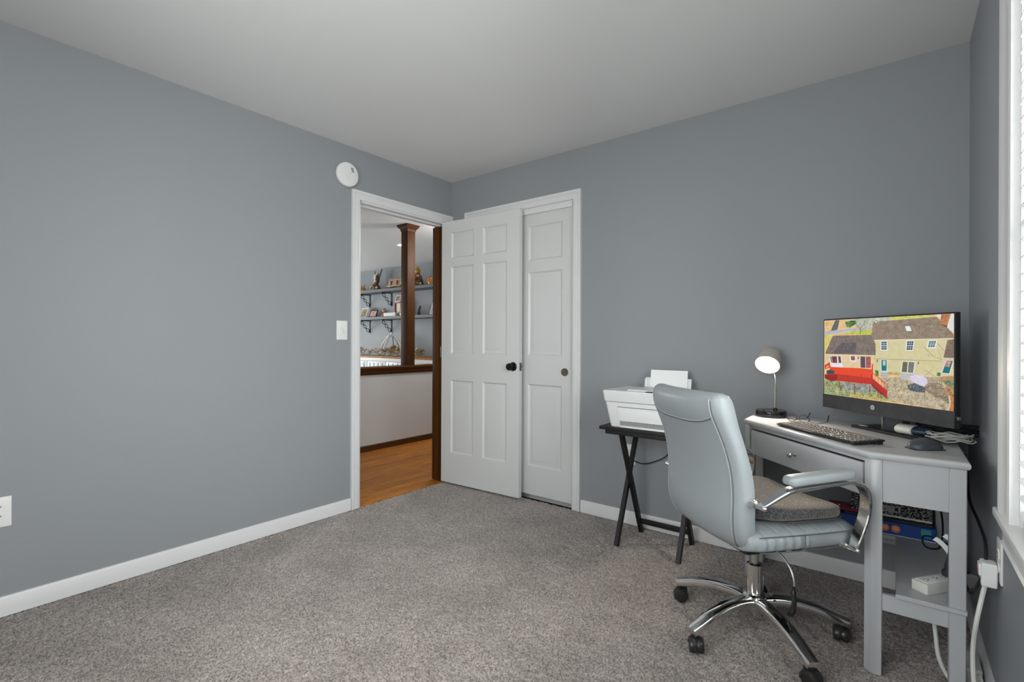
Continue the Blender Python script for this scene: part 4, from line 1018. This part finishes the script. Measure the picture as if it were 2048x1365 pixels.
# loose seat cushion on the chair
cu = thing('seat_cushion', 'black and taupe mesh foam cushion covered in lint on the grey office chair', 'cushion', CH + Matrix.Rotation(CR, 3, 'Z') @ BO, CR)
rings = []
for i in range(29):
    t = i / 28; y = -.165 + .375 * t; hw = .222 * (1 - abs(2 * t - 1) ** 5.5 * .45); e = min(1, min(t, 1 - t) / .11 + .03) ** .5
    zt = .522 + (.064 - .022 * t) * e; ring = []
    for j in range(36):
        ux, uz = se(2 * PI * j / 36, 3.2); x = hw * ux
        zz = .5235 + (zt - .5235) * (uz + 1) / 2 + .012 * (abs(ux) ** 2) * (uz > 0) * e - .006 * (1 - ux * ux) * (uz > 0) * e
        ring.append((x, y, zz))
    rings.append(ring)
MB().loft(rings).build('cover', M_cushion, cu, 60)
zip_ = [Vector((.2235 * (1 - abs(2 * t - 1) ** 5.5 * .45) + .001, -.165 + .375 * t, .534)) for t in [.25 + .68 * i / 20 for i in range(21)]]
MB().tube(zip_, .0035, 8).build('zip_band', M_mouse, cu)
rng = random.Random(9); ln = MB()
for i in range(130):
    x, t = rng.uniform(-.2, .21), rng.uniform(.08, .95); y = -.165 + .375 * t
    zt = .522 + (.064 - .022 * t) * min(1, min(t, 1 - t) / .11 + .03) ** .5 + .012 * (x / .222) ** 2 - .006 * (1 - (x / .222) ** 2) + .001
    a = rng.uniform(0, 6.3); L = rng.uniform(.003, .012); b = rng.uniform(-.003, .003)
    ln.tube([(x, y, zt), (x + L * .5 * math.cos(a) + b, y + L * .5 * math.sin(a), zt + .001), (x + L * math.cos(a), y + L * math.sin(a), zt)], .00035, 4)
tag(ln.build('lint', M_white, cu), kind='stuff')

# ------------------------------------------------------------------ things on the low shelf
SZ = .296
M_blue = mat('blue_box_print', (.012, .060, .30), .3, var=.5, scale=9)
M_orange = mat('orange_sticker', (.78, .20, .06), .45, var=.05); M_teal = mat('teal_print', (.03, .32, .36), .4, var=.1); M_cream = mat('cream_print', (.85, .70, .52), .5, var=.05)
bx = thing('blue_box', 'flat glossy blue box with orange stickers on the low shelf of the desk', 'box', (2.833, -.100, SZ + .0004))
MB().box(-.195, .187, -.066, .050, 0, .058, .0015, 1).build('carton', M_blue, bx)
for x in (.016, .054):
    s_ = MB().cyl((x, -.0663, .030), (x, -.0668, .030), .0165, n=28).build('sticker', M_orange, bx)
    rng = random.Random(int(x * 1000)); b_ = MB()
    for zz, n_ in ((.036, 3), (.030, 4), (.024, 3)):
        for i in range(n_): q = x - .010 + .020 * (i + .2) / n_; b_.box(q, q + .0042, -.0672, -.0669, zz, zz + .0036)
    b_.build('sticker_print', M_cream, s_)
MB().box(.140, .172, -.0664, -.0661, .016, .050).build('print_patch', M_teal, bx)
MB().box(-.195, .187, -.0664, -.0661, .001, .0035).build('print_edge', M_white, bx)
nb2 = tag(MB().box(-.145, .165, -.064, .045, 0, .014, .0015, 1, M=Matrix.Translation((2.845, -.098, SZ + .0585))).build('black_notebook', M_black), 'black notebook on the blue box under the marbled composition book', 'notebook')
nb = thing('composition_book', 'black and white marbled composition book with a blank label on the low shelf', 'notebook', (2.848, -.156, SZ + .0745))
NT = Matrix.Rotation(math.radians(28), 4, 'X')
MB().box(-.124, .160, .001, .13, .0015, .013, .0005, 1, M=NT).build('pages', M_white, nb)
MB().box(-.126, .162, 0, .132, .013, .0148, .0006, 1, M=NT).box(-.126, .162, 0, .132, 0, .0015, M=NT).build('cover', M_marble, nb)
MB().box(-.045, .055, .018, .056, .0148, .0153, M=NT).build('label_sticker', M_offw, nb)
MB().box(.036, .048, .026, .048, .0153, .0155, M=NT).box(-.036, .004, .026, .029, .0153, .0155, M=NT).box(-.036, .012, .034, .036, .0153, .0155, M=NT).build('label_print', M_mouse, nb)
tag(MB().box(-.10, .055, -.066, .03, 0, .0125, .002, 1, M=Matrix.Translation((2.735, -.098, SZ + .0735)) @ Matrix.Rotation(math.radians(4), 4, 'Z')).build('pink_folder', mat('magenta_card', (.28, .012, .055), .4, var=.3)), 'magenta folder sticking out beside the marbled book', 'folder')

# power strip on the shelf: local x along its length
pw = thing('power_strip', 'white power strip lying on the low desk shelf behind the right front leg', 'power strip', (3.022, -.636, SZ + .0004), math.radians(53))
MB().box(-.118, .118, -.026, .026, 0, .036, .004).build('housing', M_offw, pw)
MB().box(-.110, .110, -.021, .021, .0355, .0385, .002).build('top_plate', M_plas, pw)
for i in range(5):
    x = -.085 + .04 * i
    MB().box(x - .006, x + .001, -.007, -.0045, .038, .0388).box(x - .006, x + .001, .0045, .007, .038, .0388).cyl((x + .007, 0, .038), (x + .007, 0, .0388), .0025, n=10).build('socket', M_blackm, pw)
MB().box(.092, .108, -.008, .008, .038, .045, .002).build('switch', M_black, pw)
pl = thing('black_plug', 'black plug standing in the white power strip', 'plug', (3.031, -.625, SZ + .0395))
MB().lathe([(.0, .0), (.017, 0), (.018, .004), (.018, .016), (.014, .021), (.0115, .024), (.0125, .027), (.0105, .030), (.0115, .034), (.0095, .037), (.0105, .041), (.0080, .048), (.0045, .062), (0, .063)], 20).build('plug_body', M_blackm, pl)
tag(MB().tube(smooth_path([(3.031, -.625, SZ + .098), (3.033, -.61, .41), (3.040, -.585, .425), (3.02, -.55, .425), (2.985, -.51, .425), (2.966, -.495, .412), (2.972, -.50, .385), (2.995, -.50, .378), (3.02, -.46, .385), (3.03, -.35, .45), (3.012, -.2, .58), (3.008, -.13, .70)], 6), .0034, 7).build('plug_cord', M_cableb), 'black cord looping from the plug on the power strip', 'cord')
tg = MB(); tp = smooth_path([(3.046, -.590, .368), (3.040, -.588, .392), (3.026, -.585, .418), (3.008, -.582, .436), (2.996, -.58, .442)], 4)
tg.sweep(tp, [(-.008, -.0004), (.008, -.0004), (.008, .0004), (-.008, .0004)], (.55, .3, .6)); tg.sweep([p + Vector((.026, .004, .016 + .0)) for p in tp[4:]], [(-.008, -.0004), (.008, -.0004), (.008, .0004), (-.008, .0004)], (.55, .3, .6))
tag(tg.build('cord_tag', M_white), 'white paper tag folded round the black plug cord', 'tag')
# cords by the window wall
tag(MB().tube(smooth_path([(3.085, -.46, .735), (3.088, -.480, .68), (3.09, -.55, .59), (3.10, -.70, .555), (3.105, -.80, .52), (3.098, -.85, .46), (3.085, -.845, .41), (3.075, -.76, .345), (3.07, -.68, .34), (3.066, -.62, .345)], 7), .0046, 8).build('black_power_cord', M_cableb), 'black power cord hanging from the desk edge past the window wall outlet', 'cord')
ad = thing('wall_adapter', 'white block adapter plugged into the outlet under the window', 'adapter', (RW - .009, -.852, .455))
MB().box(-.036, 0, -.024, .024, -.040, .030, .006, 3).build('block', M_plas, ad)
MB().box(-.041, -.034, -.016, .016, -.012, .024, .003).build('socket_face', M_plas, ad)
MB().box(-.0422, -.0405, -.004, .002, -.004, .004, .001).build('indicator', mat('red_indicator', (.7, .05, .03), .3), ad)
tag(MB().tube(smooth_path([(3.100, -.850, .416), (3.092, -.850, .37), (3.080, -.86, .30), (3.076, -.83, .22), (3.076, -.82, .15), (3.080, -.82, .07), (3.086, -.79, .012), (3.080, -.72, .008), (3.035, -.69, .012), (3.005, -.685, .07), (2.995, -.68, .15), (2.990, -.66, .215), (2.985, -.60, .25), (3.0, -.45, .262), (3.02, -.36, .27)], 7), .0062, 8).build('white_power_cord', M_cablew), 'thick white cord running from the wall adapter down to the carpet and under the desk', 'cord')
fb = thing('floor_adapter', 'white adapter box lying on the carpet against the window wall baseboard', 'adapter', (3.092, -.60, 0))
MB().box(-.024, .022, -.065, .065, 0, .060, .005).build('block', M_plas, fb)
MB().box(-.018, .016, -.0665, -.064, .012, .048, .002).build('end_face', M_offw, fb)
MB().tube(smooth_path([(.010, -.064, .045), (.012, -.09, .06), (.016, -.13, .05), (.018, -.19, .01)], 4), .0035, 7).build('lead', M_cablew, fb)

# ------------------------------------------------------------------ far living room: shelves, ornaments, sideboard
def shelf(label, z):
    t = thing('wall_shelf', label, 'shelf', (0, YF, z), group=None)
    MB().box(-6.0, -1.9, -.26, 0, -.05, 0, .003, 1).build('board', M_shelf, t)
    for x in (-5.42, -4.80, -4.175, -2.90, -2.3):
        b = MB().box(x - .012, x + .012, -.012, 0, -.285, -.05).box(x - .012, x + .012, -.22, 0, -.062, -.05)
        for s in (-1, 1):
            b.tube([(x, -.195 + .18 * i / 24, -.068 - .19 * i / 24 + 0) + Vector((0, .019 * s * math.sin(PI * 3 * i / 24), .019 * s * math.sin(PI * 3 * i / 24))) if False else Vector((x, -.195 + .18 * i / 24 + .018 * s * math.sin(PI * 3 * i / 24), -.068 - .19 * i / 24 + .018 * s * math.sin(PI * 3 * i / 24))) for i in range(25)], .006, 6)
        b.build('bracket', M_iron, t)
SU, SL = 2.038, 1.562
shelf('upper grey wall shelf with black scroll brackets on the far living room wall', SU)
shelf('lower grey wall shelf with black scroll brackets on the far living room wall', SL)
M_gold = mat('mustard_glaze', (.50, .27, .05), .4, var=.5, scale=40); M_pink = mat('rosy_glaze', (.62, .36, .27), .45, var=.35, scale=40)
M_cer = mat('cream_glaze', (.72, .62, .48), .4, var=.25, scale=40); M_rust = mat('rust_glaze', (.28, .075, .03), .45, var=.6, scale=40)
M_umber = mat('umber_glaze', (.085, .045, .025), .5, var=.6, scale=50); M_olive = mat('olive_leaf', (.22, .20, .07), .6, var=.5, scale=40)
M_red = mat('red_lacquer', (.20, .010, .010), .4, var=.3); M_photo = mat('photo_print', (.33, .26, .16), .4, var=.9, scale=30)
M_photo2 = mat('portrait_print', (.66, .40, .33), .4, var=.4, scale=25); M_leafl = mat('pale_leaf', (.52, .47, .36), .7, var=.4, scale=40); M_grey = mat('slate_glaze', (.12, .13, .15), .5, var=.3)
YI = 2.52
def figure(t, x, s, mats, hgt):
    MB().lathe([(0, 0), (.030 * s, 0), (.034 * s, .02 * s), (.026 * s, hgt * .45), (.018 * s, hgt * .62), (.010 * s, hgt * .7), (0, hgt * .72)], 14, 0, Matrix.Translation((x, 0, 0))).build('body', mats[0], t)
    MB().ball((x, 0, hgt * .82), .022 * s, n=12).build('head', mats[1], t)
    MB().tube([(x - .026 * s, -.01, hgt * .52), (x - .034 * s, -.03 * s, hgt * .40), (x - .010 * s, -.042 * s, hgt * .36)], .008 * s, 6).tube([(x + .026 * s, -.01, hgt * .52), (x + .034 * s, -.03 * s, hgt * .40), (x + .010 * s, -.042 * s, hgt * .36)], .008 * s, 6).build('arms', mats[0], t)
    MB().lathe([(.024 * s, hgt * .84), (.034 * s, hgt * .86), (.02 * s, hgt * .9), (.012 * s, hgt), (0, hgt)], 12, 0, Matrix.Translation((x, 0, 0))).build('hat', mats[2], t)
t = thing('figurine', 'small yellow and pink figurine pair at the left end of the upper shelf', 'figurine', (-4.80, YI, SU))
MB().box(-.075, .075, -.035, .035, 0, .02, .006).build('base', M_gold, t)
for x in (-.038, .036): figure(t, x, 1.0, (M_gold, M_pink, M_cer), .125)
t = thing('eagle_figurine', 'eagle figurine with raised wings beside a striped flag on the upper shelf', 'figurine', (-4.40, YI, SU))
MB().lathe([(0, 0), (.12, 0), (.125, .02), (.09, .05), (.05, .11), (.03, .15), (0, .16)], 16, 0, Matrix.Scale(.6, 4, (0, 1, 0))).build('rock_base', M_umber, t)
for i, (x, z) in enumerate(((-.08, .05), (-.04, .09), (.04, .06), (.08, .04), (.0, .04), (-.06, .03))): MB().ball((x, -.05, z), .024, n=8).build('stone', [M_cer, M_gold, M_umber][i % 3], t)
MB().lathe([(0, .12), (.03, .13), (.042, .18), (.032, .23), (.02, .26), (.022, .285), (.012, .305), (0, .31)], 14, 0, Matrix.Translation((.035, 0, 0))).build('body', M_umber, t)
MB().ball((.035, -.01, .285), .024, n=10).add([(.03, -.03, .285), (.04, -.03, .285), (.035, -.05, .275), (.035, -.03, .295)], [(0, 1, 2), (0, 3, 2), (1, 3, 2), (0, 1, 3)]).build('head', M_cer, t)
for s, tip in ((-1, (-.075, .02, .345)), (1, (.135, .02, .365))):
    b0 = Vector((.035 + s * .02, .005, .21)); b1 = Vector(tip)
    MB().loft([[tuple(b0.lerp(b1, u) + Vector((0, dy, dz))) for dy, dz in ((-.008, -.075 * (1 - u) - .014), (.008, -.075 * (1 - u) - .014), (.008, .028 * (1 - u) + .006), (-.008, .028 * (1 - u) + .006))] for u in (0, .25, .5, .75, 1)]).build('wing', M_grey, t)
MB().cyl((-.075, .01, .05), (-.075, .01, .37), .007, n=8).build('flag_pole', M_cer, t)
fl = MB()
for i in range(6): fl.box(-.068, .02, .004, .012, .14 + i * .022, .162 + i * .022, mi=i % 2)
fl.build('flag', [M_pink, M_cer], t)
t = thing('figurine_row', 'row of small standing figurines on one long base on the upper shelf', 'figurine', (-3.865, YI, SU))
MB().box(-.185, .185, -.045, .045, .03, .055, .008).build('base', M_gold, t)
for x in (-.12, .12): MB().lathe([(0, 0), (.05, 0), (.055, .02), (.04, .032), (0, .035)], 14, 0, Matrix.Translation((x, 0, 0))).build('foot', M_olive, t)
for i in range(7):
    x = -.155 + i * .052; MB().lathe([(0, .055), (.022, .055), (.020, .10), (.012, .13), (0, .135)], 10, 0, Matrix.Translation((x, 0, 0))).build('body', [M_cer, M_rust, M_pink][i % 3], t)
    MB().ball((x, 0, .148), .017, n=10).build('head', M_cer, t); MB().lathe([(.016, .158), (.012, .178), (0, .19)], 10, 0, Matrix.Translation((x, 0, 0))).build('cap', M_pink, t)
t = thing('tiered_figurine', 'tall brown tiered figurine right of the post on the upper shelf', 'figurine', (-3.30, YI, SU))
MB().lathe([(0, 0), (.10, 0), (.105, .02), (.085, .07), (.088, .10), (.07, .12), (.072, .15), (.05, .17), (0, .18)], 18).build('body', M_umber, t)
rng = random.Random(5)
for i in range(16):
    a = rng.uniform(PI, 2 * PI); z = .02 + .15 * rng.random(); r = .10 - .3 * max(0, z - .06)
    MB().ball((r * math.cos(a), r * math.sin(a), z), .022, n=8).build('ornament', [M_rust, M_cer, M_gold, M_rust][i % 4], t)
MB().lathe([(.05, .17), (.04, .20), (.03, .215), (0, .22)], 14).build('collar', M_rust, t); MB().ball((0, 0, .245), .042, n=12).build('head', M_gold, t)
MB().lathe([(.05, .268), (.03, .285), (.018, .32), (0, .325)], 12).build('hat', M_gold, t)
t = thing('figurine', 'small orange figurine at the right edge of the doorway on the upper shelf', 'figurine', (-2.95, YI, SU))
MB().lathe([(0, 0), (.07, 0), (.075, .04), (.05, .07), (0, .08)], 14).build('base', M_gold, t)
MB().ball((-.04, -.02, .085), .035, n=10).ball((.03, -.02, .10), .04, n=10).ball((-.08, -.02, .05), .026, n=10).build('pumpkin_cluster', mat('orange_glaze', (.70, .24, .03), .4, var=.3), t)

def frame(name, label, x, z0, wd, ht, mf, mp, lean=14, rz=0.0, strut=True, y=YI):
    t = thing(name, label, 'photo frame', (x, y, z0), rz)
    T = Matrix.Rotation(math.radians(-lean), 4, 'X'); b = .018
    fr = MB().box(-wd / 2, wd / 2, 0, .014, 0, b, M=T).box(-wd / 2, wd / 2, 0, .014, ht - b, ht, M=T).box(-wd / 2, -wd / 2 + b, 0, .014, b, ht - b, M=T).box(wd / 2 - b, wd / 2, 0, .014, b, ht - b, M=T)
    fr.build('frame', mf, t); MB().box(-wd / 2 + b, wd / 2 - b, .004, .010, b, ht - b, M=T).build('photo', mp, t)
    if strut: MB().box(-.02, .02, .012, .016, 0, ht * .6, M=Matrix.Translation((0, ht * .26, 0)) @ Matrix.Rotation(math.radians(14), 4, 'X')).build('strut', M_blackm, t)
    return t
frame('photo_frame', 'white photo frame at the left end of the lower shelf', -4.80, SL, .20, .19, M_plas, M_photo, lean=20)
frame('photo_frame', 'brown photo frame with a pink portrait on the lower shelf', -4.52, SL, .21, .14, M_brown, M_photo2, lean=20)
frame('photo_frame', 'small white photo frame standing on top of the red box lantern', -3.83, SL + .245, .14, .125, M_plas, M_photo, lean=20)
frame('photo_frame', 'white photo frame at the right edge of the doorway on the lower shelf', -2.92, SL, .20, .22, M_plas, M_photo2, lean=20)
t = frame('photo_frame', 'dark photo frame seen from its side right of the post', -3.30, SL, .03, .17, M_blackm, M_blackm, lean=22, rz=.2)
t = thing('figurine', 'small rust brown animal figurine left of the white books', 'figurine', (-4.16, YI, SL))
MB().ball((0, 0, .045), .042, .035, .045, n=12).build('body', M_rust, t); MB().ball((0, -.015, .105), .030, n=12).build('head', M_pink, t)
for s in (-1, 1): MB().ball((s * .022, -.01, .135), .012, n=8).build('ear', M_rust, t); MB().ball((s * .03, -.03, .012), .016, n=8).build('paw', M_cer, t)
for i, (lab, ma_, h0) in enumerate((('thin white block sign lying lowest under the other on the lower shelf', M_plas, 0), ('white block with rust markings lying on top of another white block', M_white, .031))):
    t = thing('block_sign', lab, 'sign', (-3.955, YI - .03, SL + h0))
    MB().box(-.155, .155, -.03, .06, 0, .030, .002, 1).build('block', ma_, t)
    b = MB(); rng = random.Random(i)
    for j in range(11): q = -.135 + j * .025; b.box(q, q + .012, -.0306, -.030, .007, .007 + .014 * rng.uniform(.6, 1))
    b.build('markings', M_photo2, t)
t = thing('box_lantern', 'dark red wooden box lantern behind the white blocks on the lower shelf', 'lantern', (-3.80, YI + .055, SL), .08)
MB().box(-.105, .105, -.04, .06, 0, .02, .002).box(-.105, .105, -.04, .06, .225, .245, .002).box(-.105, -.085, -.04, .06, .02, .225).box(.085, .105, -.04, .06, .02, .225).box(-.085, .085, .05, .06, .02, .225).build('case', M_red, t)
MB().box(-.07, .06, -.028, -.02, .022, .223).build('panel', M_cer, t); MB().box(.03, .085, -.036, -.02, .022, .223).build('door', M_red, t)
t = thing('figurine', 'small cream figurine beside the brown post on the lower shelf', 'figurine', (-3.63, YI - .05, SL))
figure(t, 0, 1.2, (M_cer, M_pink, M_rust), .14)

# sideboard
SB = thing('sideboard', 'long white sideboard with wooden top under the shelves of the living room', 'sideboard', (-4.0, 2.44, 0))
MB().box(-1.75, 1.45, -.245, .225, .855, .885, .004).build('top', M_oak, SB)
MB().box(-1.72, 1.42, -.22, .215, .08, .855, .003).build('carcass', M_trim, SB)
MB().box(-1.735, 1.435, -.235, .215, .797, .855, .004).build('frieze', M_trim, SB)
x = -1.70; i = 0
while x < 1.35:
    wd = .50
    dd = MB().box(x, x + wd - .012, -.238, -.220, .10, .790, .003).build('door', M_trim, SB)
    for k in range(7): MB().box(x + .05 + k * .056, x + .05 + k * .056 + .028, -.2395, -.237, .14, .772).build('louvre_gap', M_grey if k % 2 == 0 else M_offw, dd)
    MB().ball((x + (.03 if i % 2 else wd - .04), -.248, .45), .012, n=10).build('knob', M_iron, dd); x += wd; i += 1
for x in (-1.68, 1.38):
    for y in (-.18, .18): MB().box(x - .03, x + .03, y - .03, y + .03, 0, .08).build('foot', M_trim, SB)
ST = .885
# open cloche of bent white bars
cl = thing('cloche_frame', 'open white cloche frame of curved bars on the sideboard', 'ornament', (-3.885, 2.46, ST))
MB().lathe([(0, 0), (.115, 0), (.12, .012), (.11, .028), (0, .028)], 32).build('tray', M_plas, cl)
for k in range(4):
    a = math.radians(5 + 90 * k); c, s = math.cos(a), math.sin(a) * .68
    MB().tube([Vector((r * c, r * s, z)) for r, z in [tuple(p[:2]) for p in smooth_path([(.25, .02, 0), (.252, .09, 0), (.245, .15, 0), (.215, .20, 0), (.175, .24, 0), (.14, .285, 0), (.095, .325, 0), (.05, .342, 0), (.012, .347, 0)], 4)]], .019, 8).build('bar', M_plas, cl)
MB().lathe([(0, .335), (.03, .335), (.03, .35), (.015, .36), (.024, .38), (.018, .40), (0, .405)], 16).build('finial', M_plas, cl)
def leaves(name, label, cx, cy, wx, wy, n, z0, hz, mats, seed, sz=.05):
    t = thing(name, label, 'garland', (cx, cy, z0)); rng = random.Random(seed)
    MB().tube(smooth_path([(-wx, 0, .012), (-wx * .4, wy * .4, .02), (0, -wy * .3, .012), (wx * .4, wy * .3, .02), (wx, 0, .012)], 6), .007, 6).build('stem', M_olive, t)
    for i in range(n):
        x, y, z = rng.uniform(-wx, wx), rng.uniform(-wy, wy), rng.uniform(.03, hz); L = sz * rng.uniform(.7, 1.3)
        M = Matrix.Translation((x, y, z)) @ Matrix.Rotation(rng.uniform(0, 6.28), 4, 'Z') @ Matrix.Rotation(rng.uniform(-.9, .3), 4, 'Y')
        MB().add([(0, 0, 0), (L * .4, -L * .28, .008), (L, 0, .004), (L * .4, L * .28, .008), (L * .4, 0, -.004), (L * .4, 0, .009)], [(0, 1, 5), (1, 2, 5), (2, 3, 5), (3, 0, 5), (0, 4, 1), (1, 4, 2), (2, 4, 3), (3, 4, 0)], 0, M).build('leaf', mats[i % len(mats)], t)
    return t
leaves('leaf_garland', 'long dried leaf garland along the sideboard left of the post', -4.06, 2.225, .62, .018, 130, ST, .11, [M_leafl, M_olive, M_cer, M_leafl, M_pink], 3, .07)
leaves('leaf_garland', 'short leaf garland with red berries on the sideboard right of the post', -2.97, 2.225, .17, .018, 40, ST, .11, [M_leafl, M_gold, M_rust, M_olive], 6, .07)
fw = thing('flower_bunch', 'bunch of yellow and green dried flowers under the white cloche', 'flowers', (-3.84, 2.46, ST + .028))
rng = random.Random(8)
MB().tube([(.0, 0, .15), (-.01, 0, .22), (-.02, 0, .31)], .006, 6).build('stem', M_iron, fw)
MB().lathe([(0, 0), (.07, 0), (.09, .03), (.085, .05), (0, .05)], 16).build('pot', M_cer, fw)
for i in range(60):
    a, b = rng.uniform(0, 6.28), rng.uniform(.05, 1); r = .115 * math.sqrt(rng.random())
    MB().ball((r * math.cos(a) - .02, r * math.sin(a), .055 + .11 * b * (1 - r / .16)), rng.uniform(.014, .026), n=7).build('bloom', [M_gold, M_gold, M_olive, M_rust][i % 4], fw)
